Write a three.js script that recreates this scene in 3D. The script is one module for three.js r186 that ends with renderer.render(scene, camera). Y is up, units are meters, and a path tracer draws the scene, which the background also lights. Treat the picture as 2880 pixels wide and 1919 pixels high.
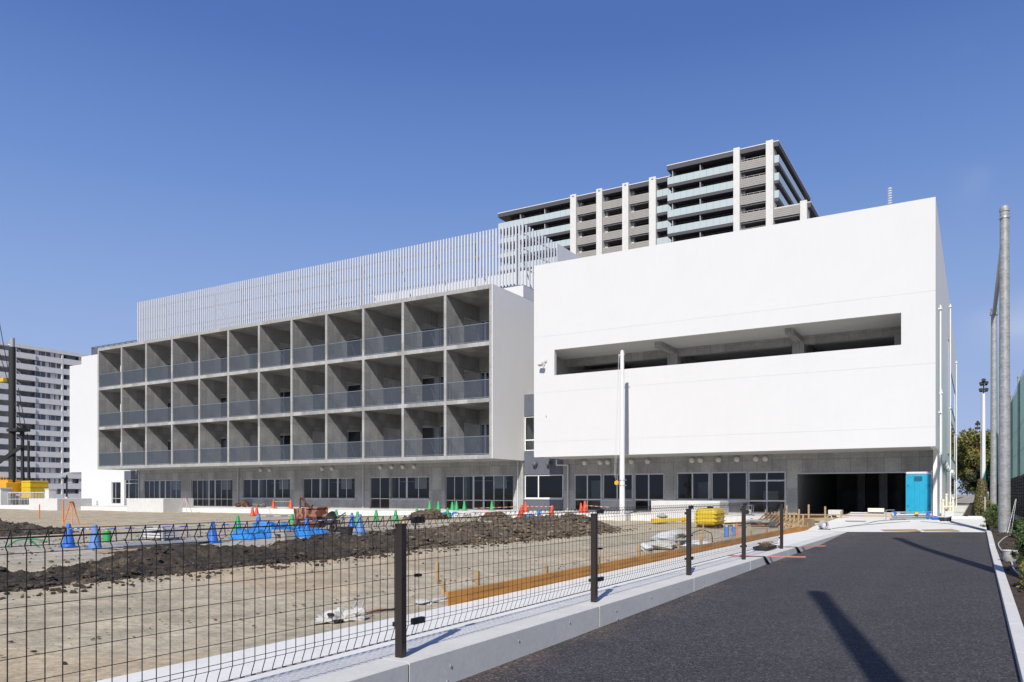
import * as THREE from 'three';
import { mergeGeometries } from 'three/addons/utils/BufferGeometryUtils.js';
import { RoundedBoxGeometry } from 'three/addons/geometries/RoundedBoxGeometry.js';

// ---------------------------------------------------------------- camera, sky, sun, exposure
const scene = new THREE.Scene();
const camera = new THREE.PerspectiveCamera(47.45, 2880 / 1919, 0.1, 6000);
camera.position.set(0, 1.5, 0);
camera.rotation.y = THREE.MathUtils.degToRad(30.813);
camera.setViewOffset(2880, 1919, 0, -430, 2880, 1919);      // shift lens: verticals stay upright
camera.updateProjectionMatrix();

const renderer = new THREE.WebGLRenderer({ antialias: true });
renderer.toneMapping = THREE.LinearToneMapping;
renderer.toneMappingExposure = 1.1;
renderer.shadowMap.enabled = true;

function mulberry(a) { return () => { a |= 0; a = a + 0x6D2B79F5 | 0; let t = Math.imul(a ^ a >>> 15, 1 | a); t = t + Math.imul(t ^ t >>> 7, 61 | t) ^ t; return ((t ^ t >>> 14) >>> 0) / 4294967296; }; }
const R = mulberry(20240611);
const rr = (a, b) => a + (b - a) * R();
const clamp = (v, a = 0, b = 1) => Math.min(b, Math.max(a, v));
const lerp = (a, b, t) => a + (b - a) * t;
const sstep = (a, b, x) => { const t = clamp((x - a) / (b - a)); return t * t * (3 - 2 * t); };

// value noise on a lattice that repeats every `per` cells
const HASH = new Float32Array(65536); { const r = mulberry(77); for (let i = 0; i < 65536; i++) HASH[i] = r(); }
const hsh = (i, j) => HASH[((i * 1619 + j * 31337 + ((i * j) << 3)) & 65535)];
function vn(x, y, per = 4096) {
  const i = Math.floor(x), j = Math.floor(y), u = x - i, v = y - j, m = (a) => ((a % per) + per) % per;
  const a = u * u * (3 - 2 * u), b = v * v * (3 - 2 * v), i0 = m(i), i1 = m(i + 1), j0 = m(j), j1 = m(j + 1);
  return lerp(lerp(hsh(i0, j0), hsh(i1, j0), a), lerp(hsh(i0, j1), hsh(i1, j1), a), b);
}
function fbm(x, y, per = 4096, oct = 4) { let s = 0, a = 0.5, n = 0; for (let o = 0; o < oct; o++) { s += a * vn(x, y, per); n += a; x = x * 2 + 0; y = y * 2 + 0; per *= 2; a *= 0.5; } return s / n; }

// the sky: clear air that pales towards the horizon, a few wisps of cirrus low in the east
{
  const W = 1024, H = 512, d = new Float32Array(W * H * 4);
  const stops = [[0, .42, .51, .735], [3, .385, .485, .735], [8, .315, .435, .71], [14, .238, .362, .668], [21, .150, .268, .588], [30, .082, .168, .455], [45, .048, .112, .34], [90, .034, .083, .26]];
  for (let j = 0; j < H; j++) {
    const el = (j + .5) / H * 180 - 90;
    let k = 0; while (k < stops.length - 2 && el > stops[k + 1][0]) k++;
    const t = clamp((el - stops[k][0]) / (stops[k + 1][0] - stops[k][0]));
    for (let i = 0; i < W; i++) {
      const az = (i + .5) / W * 360 - 180;                       // atan2(z, x)
      let c = [1, 2, 3].map((q) => lerp(stops[k][q], stops[k + 1][q], t));
      const band = sstep(-92, -84, az) * (1 - sstep(20, 60, az)) * sstep(5, 12, el) * (1 - sstep(30, 40, el));
      const w = fbm(az * .085 + el * .16, el * .22 - az * .03, 4096, 5), f = fbm(az * .5 + 40, el * .9, 4096, 3);
      const ci = band * sstep(.5, .78, w) * (.45 + .6 * f) * .95;
      const side = 1 + .07 * Math.cos((az + 150) * Math.PI / 180); c = c.map((v) => v * side / 1.1);
      c = c.map((v, q) => lerp(v, [.65, .69, .76][q], ci));
      const o = (j * W + i) * 4; d[o] = c[0]; d[o + 1] = c[1]; d[o + 2] = c[2]; d[o + 3] = 1;
    }
  }
  const tex = new THREE.DataTexture(d, W, H, THREE.RGBAFormat, THREE.FloatType);
  tex.mapping = THREE.EquirectangularReflectionMapping; tex.magFilter = THREE.LinearFilter; tex.minFilter = THREE.LinearFilter; tex.needsUpdate = true;
  scene.background = tex; scene.environment = tex;
}
const sun = new THREE.DirectionalLight(new THREE.Color().setRGB(1, .955, .87), 4.9);
sun.position.set(-30 + 26.5, 84, -20 + 100); sun.target.position.set(-30, 0, -20);
sun.castShadow = true; sun.shadow.radius = 1; sun.shadow.mapSize.set(4096, 4096);
Object.assign(sun.shadow.camera, { left: -110, right: 110, top: 90, bottom: -90, near: 1, far: 420 });
sun.name = 'sun'; scene.add(sun, sun.target); sun.target.name = 'sun_target';

// ---------------------------------------------------------------- textures and materials
function tex(n, size, fn, srgb = true) {
  const d = new Uint8Array(n * n * 4);
  for (let j = 0; j < n; j++) for (let i = 0; i < n; i++) {
    const v = fn(i / n, j / n, i, j), o = (j * n + i) * 4;
    if (Array.isArray(v)) { d[o] = clamp(v[0]) * 255; d[o + 1] = clamp(v[1]) * 255; d[o + 2] = clamp(v[2]) * 255; } else d[o] = d[o + 1] = d[o + 2] = clamp(v) * 255;
    d[o + 3] = 255;
  }
  const t = new THREE.DataTexture(d, n, n); t.wrapS = t.wrapT = THREE.RepeatWrapping; t.magFilter = THREE.LinearFilter; t.minFilter = THREE.LinearMipmapLinearFilter; t.generateMipmaps = true;
  t.repeat.set(1 / size, 1 / size); if (srgb) t.colorSpace = THREE.SRGBColorSpace; t.needsUpdate = true; return t;
}
const T = {};
// cast concrete: clouds, grain, pinholes, the faint seams of 0.9 x 1.8 m shutters with their tie holes
T.conc = tex(768, 5.4, (u, v, i, j) => {
  const x = u * 5.4, y = v * 5.4, px = x / .9, py = y / 1.8;
  let s = .86 + .20 * (fbm(u * 5, v * 5, 5, 5) - .5) + .10 * (fbm(u * 60, v * 60, 60, 2) - .5) + .07 * (hsh(Math.floor(px) * 7 + 3, Math.floor(py) * 13 + 5) - .5);
  s += .09 * (fbm(u * 24, v * 4, 24, 3) - .5);
  const ex = Math.abs(px - Math.round(px)) * .9, ey = Math.abs(py - Math.round(py)) * 1.8;
  if (ex < .011 || ey < .009) s -= .20;
  const hx = ((px % 1) - .5) * .9, hy = (((py * 2) % 1) - .5) * .9; if (Math.hypot(hx, hy) < .018) s -= .35;
  if (hsh(i * 3 + 1, j * 5 + 2) > .9975) s -= .3;
  return s;
});
T.slab = tex(512, 3, (u, v, i, j) => .955 + .07 * (fbm(u * 6, v * 6, 6, 5) - .5) + .06 * (fbm(u * 90, v * 90, 90, 2) - .5) - (hsh(i + 9, j * 3) > .998 ? .12 : 0));
T.white = tex(512, 6, (u, v, i, j) => .975 + .014 * (fbm(u * 4, v * 4, 4, 4) - .5) + .008 * (fbm(u * 30, v * 6, 30, 3) - .5));
T.asph = tex(1024, 1.9, (u, v, i, j) => {
  const g = vn(u * 230, v * 230, 230), g2 = vn(u * 110 + 5, v * 110, 110), h = hsh(i * 5 + 11, j * 7 + 1);
  let s = .59 + .30 * (g - .5) + .40 * (g2 - .5) + .18 * (h - .5) + .10 * (fbm(u * 6, v * 6, 6, 3) - .5);
  if (g2 > .84) s += .22; if (g2 < .14) s -= .12; if (hsh(Math.floor(u * 150) + 3, Math.floor(v * 150)) > .985) s += .26;
  return [s, s * .985, s * 1.03];
});
T.asphB = tex(1024, 1.9, (u, v, i, j) => .5 * vn(u * 230, v * 230, 230) + .5 * vn(u * 110 + 5, v * 110, 110), false);
T.dirt = tex(1024, 4.2, (u, v, i, j) => {
  let s = .80 + .26 * (fbm(u * 9, v * 9, 9, 5) - .5) + .20 * (fbm(u * 70, v * 70, 70, 3) - .5) + .10 * (hsh(i * 3 + 5, j * 5) - .5);
  s += .14 * (fbm(u * 5, v * 46, 46 * 0 + 5, 1) - .5) * 0;
  const st = vn(u * 160, v * 160, 160); if (st > .9) s += .12; if (st < .07) s -= .16;
  return [s, s * .985, s * .955];
});
T.dirtB = tex(1024, 4.2, (u, v) => .6 * fbm(u * 40, v * 40, 40, 4) + .4 * fbm(u * 9, v * 9, 9, 3), false);
T.soil = tex(512, 1.6, (u, v, i, j) => { const s = .62 + .55 * (fbm(u * 20, v * 20, 20, 4) - .5) + .3 * (fbm(u * 90, v * 90, 90, 2) - .5); const st = vn(u * 60 + 3, v * 60, 60); return st > .93 ? [.95, .9, .82] : [s, s * .96, s * .9]; });
T.ply = tex(512, 1.8, (u, v, i, j) => { const g = fbm(u * 3 + .6 * fbm(u * 3, v * 3, 3, 2), v * 40, 40, 3), s = .82 + .26 * (g - .5) + .06 * (hsh(i, j * 3) - .5); return [s, s * .97, s * .92]; });
T.rust = tex(512, 1.2, (u, v) => { const a = fbm(u * 6, v * 6, 6, 5), b = fbm(u * 14 + 3, v * 5, 14, 4); const p = sstep(.42, .58, a); return [lerp(.90, .46, p) - .25 * (b - .5), lerp(.66, .30, p) - .25 * (b - .5), lerp(.55, .25, p) - .25 * (b - .5)]; });
T.galv = tex(512, 1.1, (u, v) => .84 + .22 * (fbm(u * 9, v * 14, 9 * 0 + 14, 4) - .5) + .16 * (vn(u * 34, v * 34, 34) - .5));
T.cloth = tex(256, .5, (u, v) => .9 + .2 * (fbm(u * 12, v * 12, 12, 4) - .5));
T.paint = tex(256, 1.3, (u, v) => .92 + .12 * (fbm(u * 5, v * 5, 5, 4) - .5) + .05 * (fbm(u * 50, v * 50, 50, 2) - .5));

function M(c, rough = .8, o = {}) {
  const { phys, ...rest } = o, m = new (phys ? THREE.MeshPhysicalMaterial : THREE.MeshStandardMaterial)({ roughness: rough, metalness: 0, ...rest });
  m.color.setRGB(c[0], c[1], c[2]); m.side = THREE.DoubleSide; return m;
}
const g3 = (v) => [v, v, v];
const K = {
  conc: M([.435, .435, .43], .85, { map: T.conc }), slab: M([.74, .73, .705], .88, { map: T.slab }), kerb: M([.62, .61, .59], .86, { map: T.slab }),
  white: M([.615, .62, .63], .75, { map: T.white }), whiteLift: M([.80, .795, .785], .75, { map: T.white }), soffit: M([.44, .43, .41], .85, { map: T.slab }),  // second white is brightened to offset weak grazing light on side walls
  asph: M([.128, .123, .125], .86, { map: T.asph, bumpMap: T.asphB, bumpScale: .006, vertexColors: true }),
  dirt: M([.69, .615, .48], .95, { map: T.dirt, bumpMap: T.dirtB, bumpScale: .03, vertexColors: true }),
  soil: M([.092, .080, .069], .95, { map: T.soil, bumpMap: T.soil, bumpScale: .03, vertexColors: true }),
  clod: M([.116, .101, .085], .95, { map: T.soil, vertexColors: true }),
  bed: M([.15, .107, .078], .95, { map: T.soil, bumpMap: T.soil, bumpScale: .03, vertexColors: true }),
  grav: M([.5, .465, .40], .95, { map: T.dirt }),
  alu: M([.50, .51, .54], .42, { metalness: .35 }), aluD: M([.33, .34, .37], .45, { metalness: .4 }), louv: M([.58, .595, .63], .42, { metalness: .25 }), rail: M([.23, .27, .33], .45, { metalness: .45 }),
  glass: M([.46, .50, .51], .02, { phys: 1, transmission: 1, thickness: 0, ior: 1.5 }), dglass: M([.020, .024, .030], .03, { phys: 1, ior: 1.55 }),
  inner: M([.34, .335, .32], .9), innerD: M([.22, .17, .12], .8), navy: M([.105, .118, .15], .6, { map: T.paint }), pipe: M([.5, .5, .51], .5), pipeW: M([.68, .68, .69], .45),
  fence: M([.022, .016, .014], .42), wire: M([.016, .012, .011], .4), black: M([.012, .012, .013], .5), blackR: M([.02, .02, .021], .75),
  vent: M([.60, .57, .54], .5), bolt: M([.5, .5, .52], .35, { metalness: .8 }), galv: M([.44, .45, .46], .55, { map: T.galv, metalness: .25 }), steel: M([.45, .46, .48], .4, { metalness: .6 }),
  blue: M([.02, .15, .60], .5, { map: T.paint }), blueF: M([.10, .24, .56], .6, { map: T.paint }), green: M([.035, .36, .11], .5, { map: T.paint }), red: M([.68, .085, .025], .5, { map: T.paint }), redD: M([.62, .07, .03], .55, { map: T.paint }),
  tarp: M([.035, .24, .66], .5, { map: T.cloth }), rust: M([.5, .45, .42], .8, { map: T.rust }), rustD: M([.20, .16, .14], .8, { map: T.rust }), ply: M([.52, .40, .25], .75, { map: T.ply }), plyO: M([.72, .33, .045], .55, { map: T.ply }), wood: M([.54, .40, .235], .8, { map: T.ply }),
  yel: M([.70, .50, .025], .5, { map: T.paint }), yelO: M([.80, .40, .02], .5, { map: T.paint }), teal: M([.012, .36, .56], .38, { map: T.paint }), tealD: M([.008, .10, .15], .5), offw: M([.60, .59, .57], .6, { map: T.cloth }), bag: M([.56, .55, .53], .85, { map: T.cloth, bumpMap: T.cloth, bumpScale: .01 }),
  orange: M([.72, .20, .03], .55), pink: M([.62, .26, .22], .6), grey: M([.30, .31, .32], .7), greyL: M([.52, .53, .54], .7), cream: M([.74, .68, .52], .6), purple: M([.22, .05, .16], .6), green2: M([.04, .22, .08], .6),
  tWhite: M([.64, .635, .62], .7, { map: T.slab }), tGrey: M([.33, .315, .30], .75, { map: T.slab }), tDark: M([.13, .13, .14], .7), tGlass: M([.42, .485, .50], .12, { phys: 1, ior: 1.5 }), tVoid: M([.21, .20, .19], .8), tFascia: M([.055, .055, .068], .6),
  aGrey: M([.74, .74, .75], .85, { map: T.slab }), aDark: M([.24, .24, .25], .8), curtain: M([.66, .62, .63], .9), net: M([.06, .42, .35], .85, { phys: 1, transmission: .7, thickness: 0 }),
};

// ---------------------------------------------------------------- building blocks
function uvm(g) {                                                    // flat-shaded box mapping in metres
  g = g.index ? g.toNonIndexed() : g;
  const p = g.attributes.position, n = p.count, uv = new Float32Array(n * 2), a = new THREE.Vector3(), b = new THREE.Vector3(), c = new THREE.Vector3();
  for (let i = 0; i < n; i += 3) {
    a.fromBufferAttribute(p, i); b.fromBufferAttribute(p, i + 1); c.fromBufferAttribute(p, i + 2); b.sub(a); c.sub(a); b.cross(c);
    const X = Math.abs(b.x), Y = Math.abs(b.y), Z = Math.abs(b.z);
    for (let k = i; k < i + 3; k++) { const x = p.getX(k), y = p.getY(k), z = p.getZ(k); uv[2 * k] = X >= Y && X >= Z ? z : x; uv[2 * k + 1] = Y > X && Y > Z ? z : y; }
  }
  g.setAttribute('uv', new THREE.BufferAttribute(uv, 2));
  for (const k of Object.keys(g.attributes)) if (!['position', 'normal', 'uv', 'color'].includes(k)) g.deleteAttribute(k);
  return g;
}
const V = (x, y, z) => new THREE.Vector3(x, y, z);
const B = (x0, x1, y0, y1, z0, z1) => new THREE.BoxGeometry(Math.abs(x1 - x0), Math.abs(y1 - y0), Math.abs(z1 - z0)).translate((x0 + x1) / 2, (y0 + y1) / 2, (z0 + z1) / 2);
const RB = (x0, x1, y0, y1, z0, z1, r = .02, s = 2) => new RoundedBoxGeometry(Math.abs(x1 - x0), Math.abs(y1 - y0), Math.abs(z1 - z0), s, r).translate((x0 + x1) / 2, (y0 + y1) / 2, (z0 + z1) / 2);
const CY = (x, y0, y1, z, r0, r1 = r0, s = 14) => new THREE.CylinderGeometry(r1, r0, y1 - y0, s).translate(x, (y0 + y1) / 2, z);
const UP = V(0, 1, 0);
function rod(p, q, r, s = 8, r2 = r) { const a = V(...p), b = V(...q), d = b.clone().sub(a), g = new THREE.CylinderGeometry(r2, r, d.length(), s); g.applyQuaternion(new THREE.Quaternion().setFromUnitVectors(UP, d.normalize())); return g.translate((p[0] + q[0]) / 2, (p[1] + q[1]) / 2, (p[2] + q[2]) / 2); }
function plank(p, q, w, h) { const a = V(...p), b = V(...q), d = b.clone().sub(a), L = d.length(); d.normalize(); const g = new THREE.BoxGeometry(w, h, L), m = new THREE.Matrix4().lookAt(a, b, Math.abs(d.y) > .9 ? V(0, 0, 1) : UP); g.applyMatrix4(m); return g.translate((p[0] + q[0]) / 2, (p[1] + q[1]) / 2, (p[2] + q[2]) / 2); }
function tube(pts, r, seg = 24, rad = 6) { return new THREE.TubeGeometry(new THREE.CatmullRomCurve3(pts.map((p) => V(...p)), false, 'catmullrom', .4), seg, r, rad); }
function poly(pts, r, rad = 4) { const c = new THREE.CurvePath(); for (let i = 0; i < pts.length - 1; i++) c.add(new THREE.LineCurve3(V(...pts[i]), V(...pts[i + 1]))); return mergeGeometries(pts.slice(1).map((q, i) => rod(pts[i], q, r, rad))); }
function wall(x0, x1, y0, y1, zb, zf, holes = []) {                  // upright wall in x, y with openings
  const s = new THREE.Shape([[x0, y0], [x1, y0], [x1, y1], [x0, y1]].map(([x, y]) => new THREE.Vector2(x, y)));
  for (const [a, b, c, d] of holes) {
    if (c <= y0 + .001) continue; s.holes.push(new THREE.Path([[a, c], [a, d], [b, d], [b, c]].map(([x, y]) => new THREE.Vector2(x, y))));
  }
  return new THREE.ExtrudeGeometry(s, { depth: zf - zb, bevelEnabled: false }).translate(0, 0, zb);
}
function wallD(x0, x1, y0, y1, zb, zf, holes) {                      // the same, openings may reach the floor
  const o = [[x0, y0]]; const doors = holes.filter((h) => h[2] <= y0 + .001).sort((a, b) => a[0] - b[0]);
  for (const [a, b, , d] of doors) o.push([a, y0], [a, d], [b, d], [b, y0]);
  o.push([x1, y0], [x1, y1], [x0, y1]);
  const s = new THREE.Shape(o.map(([x, y]) => new THREE.Vector2(x, y)));
  for (const [a, b, c, d] of holes) if (c > y0 + .001) s.holes.push(new THREE.Path([[a, c], [a, d], [b, d], [b, c]].map(([x, y]) => new THREE.Vector2(x, y))));
  return new THREE.ExtrudeGeometry(s, { depth: zf - zb, bevelEnabled: false }).translate(0, 0, zb);
}
const taken = {}, base = new WeakMap();
const numbered = (n) => { const k = taken[n] = (taken[n] ?? -1) + 1; return k ? n + '_' + String(k).padStart(3, '0') : n; };
function geoOf(g, at) { g = Array.isArray(g) ? (g.length > 1 ? mergeGeometries(g.map(uvm)) : uvm(g[0])) : uvm(g); return at ? g.translate(-at[0], -at[1], -at[2]) : g; }
function mk(name, g, m) { const o = new THREE.Mesh(g, m); o.name = name; o.castShadow = o.receiveShadow = true; return o; }
function thing(name, label, category, at = [0, 0, 0], group) {       // group at the thing's foot; its parts are given in world metres
  const o = new THREE.Group(); o.name = numbered(name); o.position.set(...at); o.userData = { label, category }; if (group) o.userData.group = group;
  base.set(o, at); scene.add(o); return o;
}
function part(parent, name, g, m, label) { const at = base.get(parent), o = mk(name, geoOf(g, at), m); base.set(o, at); if (label) o.userData.label = label; parent.add(o); return o; }
function piece(parent, name, g, m, x, y, z) { const at = base.get(parent), o = mk(name, g, m); o.position.set(x - at[0], y - at[1], z - at[2]); parent.add(o); base.set(o, at); return o; }   // shared geometry, own place
function sub(parent, name) { const o = new THREE.Group(); o.name = name; base.set(o, base.get(parent)); parent.add(o); return o; }             // a part made of sub-parts
function solo(name, label, category, g, m, at = [0, 0, 0], group) { const o = mk(numbered(name), geoOf(g, at), m); o.position.set(...at); o.userData = { label, category }; if (group) o.userData.group = group; base.set(o, at); scene.add(o); return o; }
function struct(name, g, m) { const o = mk(numbered(name), geoOf(g), m); o.userData = { kind: 'structure' }; base.set(o, [0, 0, 0]); scene.add(o); return o; }
function copy(o, x, y, z, turn, label, group) { const c = o.clone(); c.name = numbered(o.name.replace(/_\d{3}$/, '')); c.userData = { ...o.userData, label }; if (group) c.userData.group = group; c.position.set(x, y, z); if (turn != null) c.rotation.y = turn; scene.add(c); return c; }
// a sheet over a grid of x and z stations, with height and tint taken from functions
function sheet(xs, zs, hy, tint) {
  const nx = xs.length, nz = zs.length, p = new Float32Array(nx * nz * 3), c = new Float32Array(nx * nz * 3), uv = new Float32Array(nx * nz * 2), ix = [];
  for (let j = 0; j < nz; j++) for (let i = 0; i < nx; i++) { const k = j * nx + i, t = tint(xs[i], zs[j]); p.set([xs[i], hy(xs[i], zs[j]), zs[j]], 3 * k); c.set(t, 3 * k); uv.set([xs[i], zs[j]], 2 * k); }
  for (let j = 0; j < nz - 1; j++) for (let i = 0; i < nx - 1; i++) { const a = j * nx + i, b = a + 1, d = a + nx, e = d + 1; ix.push(a, b, d, b, e, d); }
  const g = new THREE.BufferGeometry(); g.setAttribute('position', new THREE.BufferAttribute(p, 3)); g.setAttribute('uv', new THREE.BufferAttribute(uv, 2)); g.setAttribute('color', new THREE.BufferAttribute(c, 3)); g.setIndex(ix); g.computeVertexNormals(); return g;
}
const range = (a, b, s) => { const n = Math.max(1, Math.round(Math.abs(b - a) / s)), o = []; for (let i = 0; i <= n; i++) o.push(a + (b - a) * i / n); return o; };
function structSheet(name, g, m) { const o = mk(numbered(name), g, m); o.userData = { kind: 'structure' }; base.set(o, [0, 0, 0]); scene.add(o); return o; }
const ico = [0, 1].map((d) => new THREE.IcosahedronGeometry(1, d));
function lump(x, y, z, rx, ry, rz, seed = R() * 99, d = 0, rough = .35) {   // uneven clod, stone or bag
  const g = new THREE.IcosahedronGeometry(1, d), p = g.attributes.position; const q = R() * 6.28, cs = Math.cos(q), sn = Math.sin(q);
  for (let i = 0; i < p.count; i++) { const a = p.getX(i), b = p.getY(i), c = p.getZ(i), k = 1 + rough * (vn(a * 2.1 + seed, b * 2.1 + c * 1.7 + seed) * 2 - 1); const X = a * k * rx, Z = c * k * rz; p.setXYZ(i, X * cs - Z * sn, b * k * ry, X * sn + Z * cs); }
  g.computeVertexNormals(); return g.translate(x, y, z);
}
function tinted(g, c) { g = g.index ? g.toNonIndexed() : g; const n = g.attributes.position.count, a = new Float32Array(n * 3); for (let i = 0; i < n; i++) a.set(c, 3 * i); g.setAttribute('color', new THREE.BufferAttribute(a, 3)); return g; }
// a framed window: frame mesh with one pane child per light; cols = fractions across, rails = heights of cross rails
function win(parent, x0, x1, y0, y1, z, cols = [.5], rails = [], gl = K.glass, fw = .055, fr = K.alu, name = 'window', heavy = []) {
  const d = .04, g = [B(x0, x1, y0, y0 + fw, z - d, z + d), B(x0, x1, y1 - fw, y1, z - d, z + d), B(x0, x0 + fw, y0 + fw, y1 - fw, z - d, z + d), B(x1 - fw, x1, y0 + fw, y1 - fw, z - d, z + d)];
  const xs = [x0 + fw, ...cols.map((c) => x0 + (x1 - x0) * c), x1 - fw], ys = [y0 + fw, ...rails, y1 - fw];
  cols.forEach((c, i) => { const x = xs[i + 1], h = heavy.includes(i) ? fw * 1.5 : fw * .55; g.push(B(x - h, x + h, y0 + fw, y1 - fw, z - d * .8, z + d * .8)); });
  const f = () => 0; rails.forEach((y) => { for (let i = 0; i < xs.length - 1; i++) g.push(B(xs[i] + (i ? (heavy.includes(i - 1) ? fw * 1.5 : fw * .55) : 0), xs[i + 1] - (i < xs.length - 2 ? (heavy.includes(i) ? fw * 1.5 : fw * .55) : 0), y - fw * .6, y + fw * .6, z - d * .7, z + d * .7)); });
  const w = part(parent, name, g, fr);
  for (let i = 0; i < xs.length - 1; i++) for (let j = 0; j < ys.length - 1; j++) part(w, 'pane', new THREE.PlaneGeometry(xs[i + 1] - xs[i], ys[j + 1] - ys[j]).translate((xs[i] + xs[i + 1]) / 2, (ys[j] + ys[j + 1]) / 2, z), gl);
  return w;
}
// ---------------------------------------------------------------- ground
const FL = .27;                                                       // floor and apron level at the buildings
const hA = (z) => { const k = [[40, -.40], [0, -.37], [-8, -.31], [-14, -.25], [-20, -.20], [-27, -.16], [-32.6, -.012], [-60, -.012]]; for (let i = 0; i < k.length - 1; i++) if (z <= k[i][0] && z >= k[i + 1][0]) return lerp(k[i][1], k[i + 1][1], (z - k[i][0]) / (k[i + 1][0] - k[i][0])); return -.37; };
const edgeZ = (x) => x < -4.2 ? -33 : -33 - (x + 4.2) * .55;
struct('ground', B(-2500, 2500, -.9, -.7, -2500, 2500), K.grav);
struct('street', B(-900, -6.3, -.4, -.2, -600, 80), K.grav);
struct('rear_yard', B(-60, 1.9, -.5, .04, -240, -93.2), K.grav);
struct('sports_ground', B(2.3, 400, -.4, -.06, -600, 60), M([.28, .24, .17], .95, { map: T.dirt }));
{
  const xs = [...range(-6.04, -34, .2), ...range(-34.5, -92, .8)], zs = range(13, -43.62, .24);
  const rut = (x, z) => { const a = x + 9.2 + .5 * Math.sin(z * .21), b = x + 11.1 + .5 * Math.sin(z * .21); return -.022 * (Math.exp(-a * a * 7) + Math.exp(-b * b * 7)); };
  structSheet('dirt_yard', sheet(xs, zs, (x, z) => -.1 + .055 * (fbm(x * .22 + 50, z * .22 + 90) - .5) + .06 * (fbm(x * .9, z * .9, 4096, 3) - .5) + .035 * (fbm(x * 2.6 + 8, z * 1.3, 4096, 3) - .5) * sstep(.45, .6, fbm(x * .3 + 60, z * .25)) + rut(x, z) + .05 * sstep(-7.2, -6.1, x), (x, z) => {
    const a = fbm(x * .16 + 9, z * .30 + 70, 4096, 4), b = fbm(x * 1.1 + 31, z * 2.4 + 12, 4096, 3), w = sstep(.52, .66, a), k = .93 + .22 * (b - .5) + .10 * (a - .5) + rut(x, z) * 3;
    const gr = sstep(-16.5, -18.5, x) * sstep(-8, -12, z) * (1 - sstep(-30, -34, z)) * sstep(-34, -28, x) * .7; return [lerp(k * lerp(1, 1.02, w), k * .86, gr), lerp(k * lerp(1, .95, w), k * .93, gr), lerp(k * lerp(1, .88, w), k * 1.12, gr)];
  }), K.dirt);
  // the access road rises to meet the concrete
  structSheet('asphalt_road', sheet([...range(-4.33, .38, .1)], range(14, -36, .16), (x, z) => hA(z), (x, z) => { const k = .94 + .24 * (fbm(x * .5 + 7, z * .5 + 3, 4096, 4) - .5), d = (sstep(-3.6, -4.3, x) * .9 + .35 * sstep(-24, -34, z)) * sstep(.44, .62, fbm(x * 2.6 + 20, z * 1.1, 4096, 4)); return [k * (1 + .75 * d), k * (1 + .5 * d), k * (1 + .25 * d)]; }), K.asph);
  const xs2 = [...range(-6.06, -4.22, .23), ...range(-4.2, .42, .33)], vs = range(0, 1, .1);
  const g = sheet(xs2, vs, () => 0, () => [1, 1, 1]), p = g.attributes.position, u = g.attributes.uv;
  for (let i = 0; i < p.count; i++) { const x = p.getX(i), v = p.getZ(i), z = lerp(edgeZ(x), -43.6, v); p.setXYZ(i, x, lerp(.002, FL, v), z); u.setXY(i, x, z); }
  g.computeVertexNormals(); g.deleteAttribute('color'); structSheet('concrete_ramp', g, K.slab);
  struct('apron', [B(-92, .42, -.5, FL, -49.49, -43.6)], K.slab);
  struct('path', B(-1.71, -.6, -.3, FL, -93, -49.495), K.slab);
  structSheet('planting_bed', sheet(range(.54, 2.0, .12), range(8, -140, .22), (x, z) => Math.max(hA(z) + .07, z < -36 ? .06 : -9) + .09 * (fbm(x * 2.3 + 3, z * 2.3, 4096, 4) - .5), (x, z) => { const k = .85 + .5 * (fbm(x * 3, z * 3 + 9) - .5); return [k, k, k]; }), K.bed);
  structSheet('planting_bed', sheet(range(-.6, .54, .19), range(-43.3, -140, .4), (x, z) => .1 + .09 * (fbm(x * 2.3 + 3, z * 2.3, 4096, 4) - .5), (x, z) => { const k = .85 + .5 * (fbm(x * 3, z * 3 + 9) - .5); return [k, k, k]; }), K.bed);
  // kerb of cast blocks along the fence, with the broad concrete strip behind it
  struct('concrete_strip', [B(-6.06, -4.70, -.3, -.003, 14, -33), B(-6.06, -4.70, -.3, -.003, 14.01, 14)], K.slab);
  const kb = struct('kerb', B(-4.72, -4.40, -.7, -.6, 14, -32), K.kerb);
  for (let i = -4; i < 7; i++) {
    const z0 = -5.46 - i * 4.08, z1 = Math.max(z0 - 4.07, -32.9);
    const s = new THREE.Shape([[-4.70, -.6], [-4.325, -.6], [-4.325, -.012], [-4.337, 0], [-4.70, 0]].map(([x, y]) => new THREE.Vector2(x, y)));
    const g2 = new THREE.ExtrudeGeometry(s, { depth: z0 - z1 - .012, bevelEnabled: false }).translate(0, 0, z1);
    part(kb, 'kerb_block', g2, K.kerb);
    for (const [dz, y, r] of [[.55, -.16, .016], [1.9, -.13, .014], [.58, -.30, .018], [3.1, -.11, .013]]) if (z0 - dz > -26) part(kb, 'tie_hole', new THREE.CylinderGeometry(r, r, .012, 10).rotateZ(Math.PI / 2).translate(-4.3235, y * (hA(z0 - dz) / -.33), z0 - dz - .1 * R()), K.grey);
  }
  const k2 = struct('kerb_stone_row', B(.40, .52, -.7, -.6, 8, -35.4), K.kerb);
  for (let i = 0; i < 23; i++) { const z0 = 8 - i * 2, z1 = z0 - 1.996; if (z1 < -36.1) break; const y = hA((z0 + z1) / 2) + .085, g = new RoundedBoxGeometry(.155, .34, 1.996, 1, .01); g.rotateX(Math.atan2(hA(z1) - hA(z0), 2)); part(k2, 'kerb_stone', g.translate(.4575, y - .17, (z0 + z1) / 2), K.kerb); }
}

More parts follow.
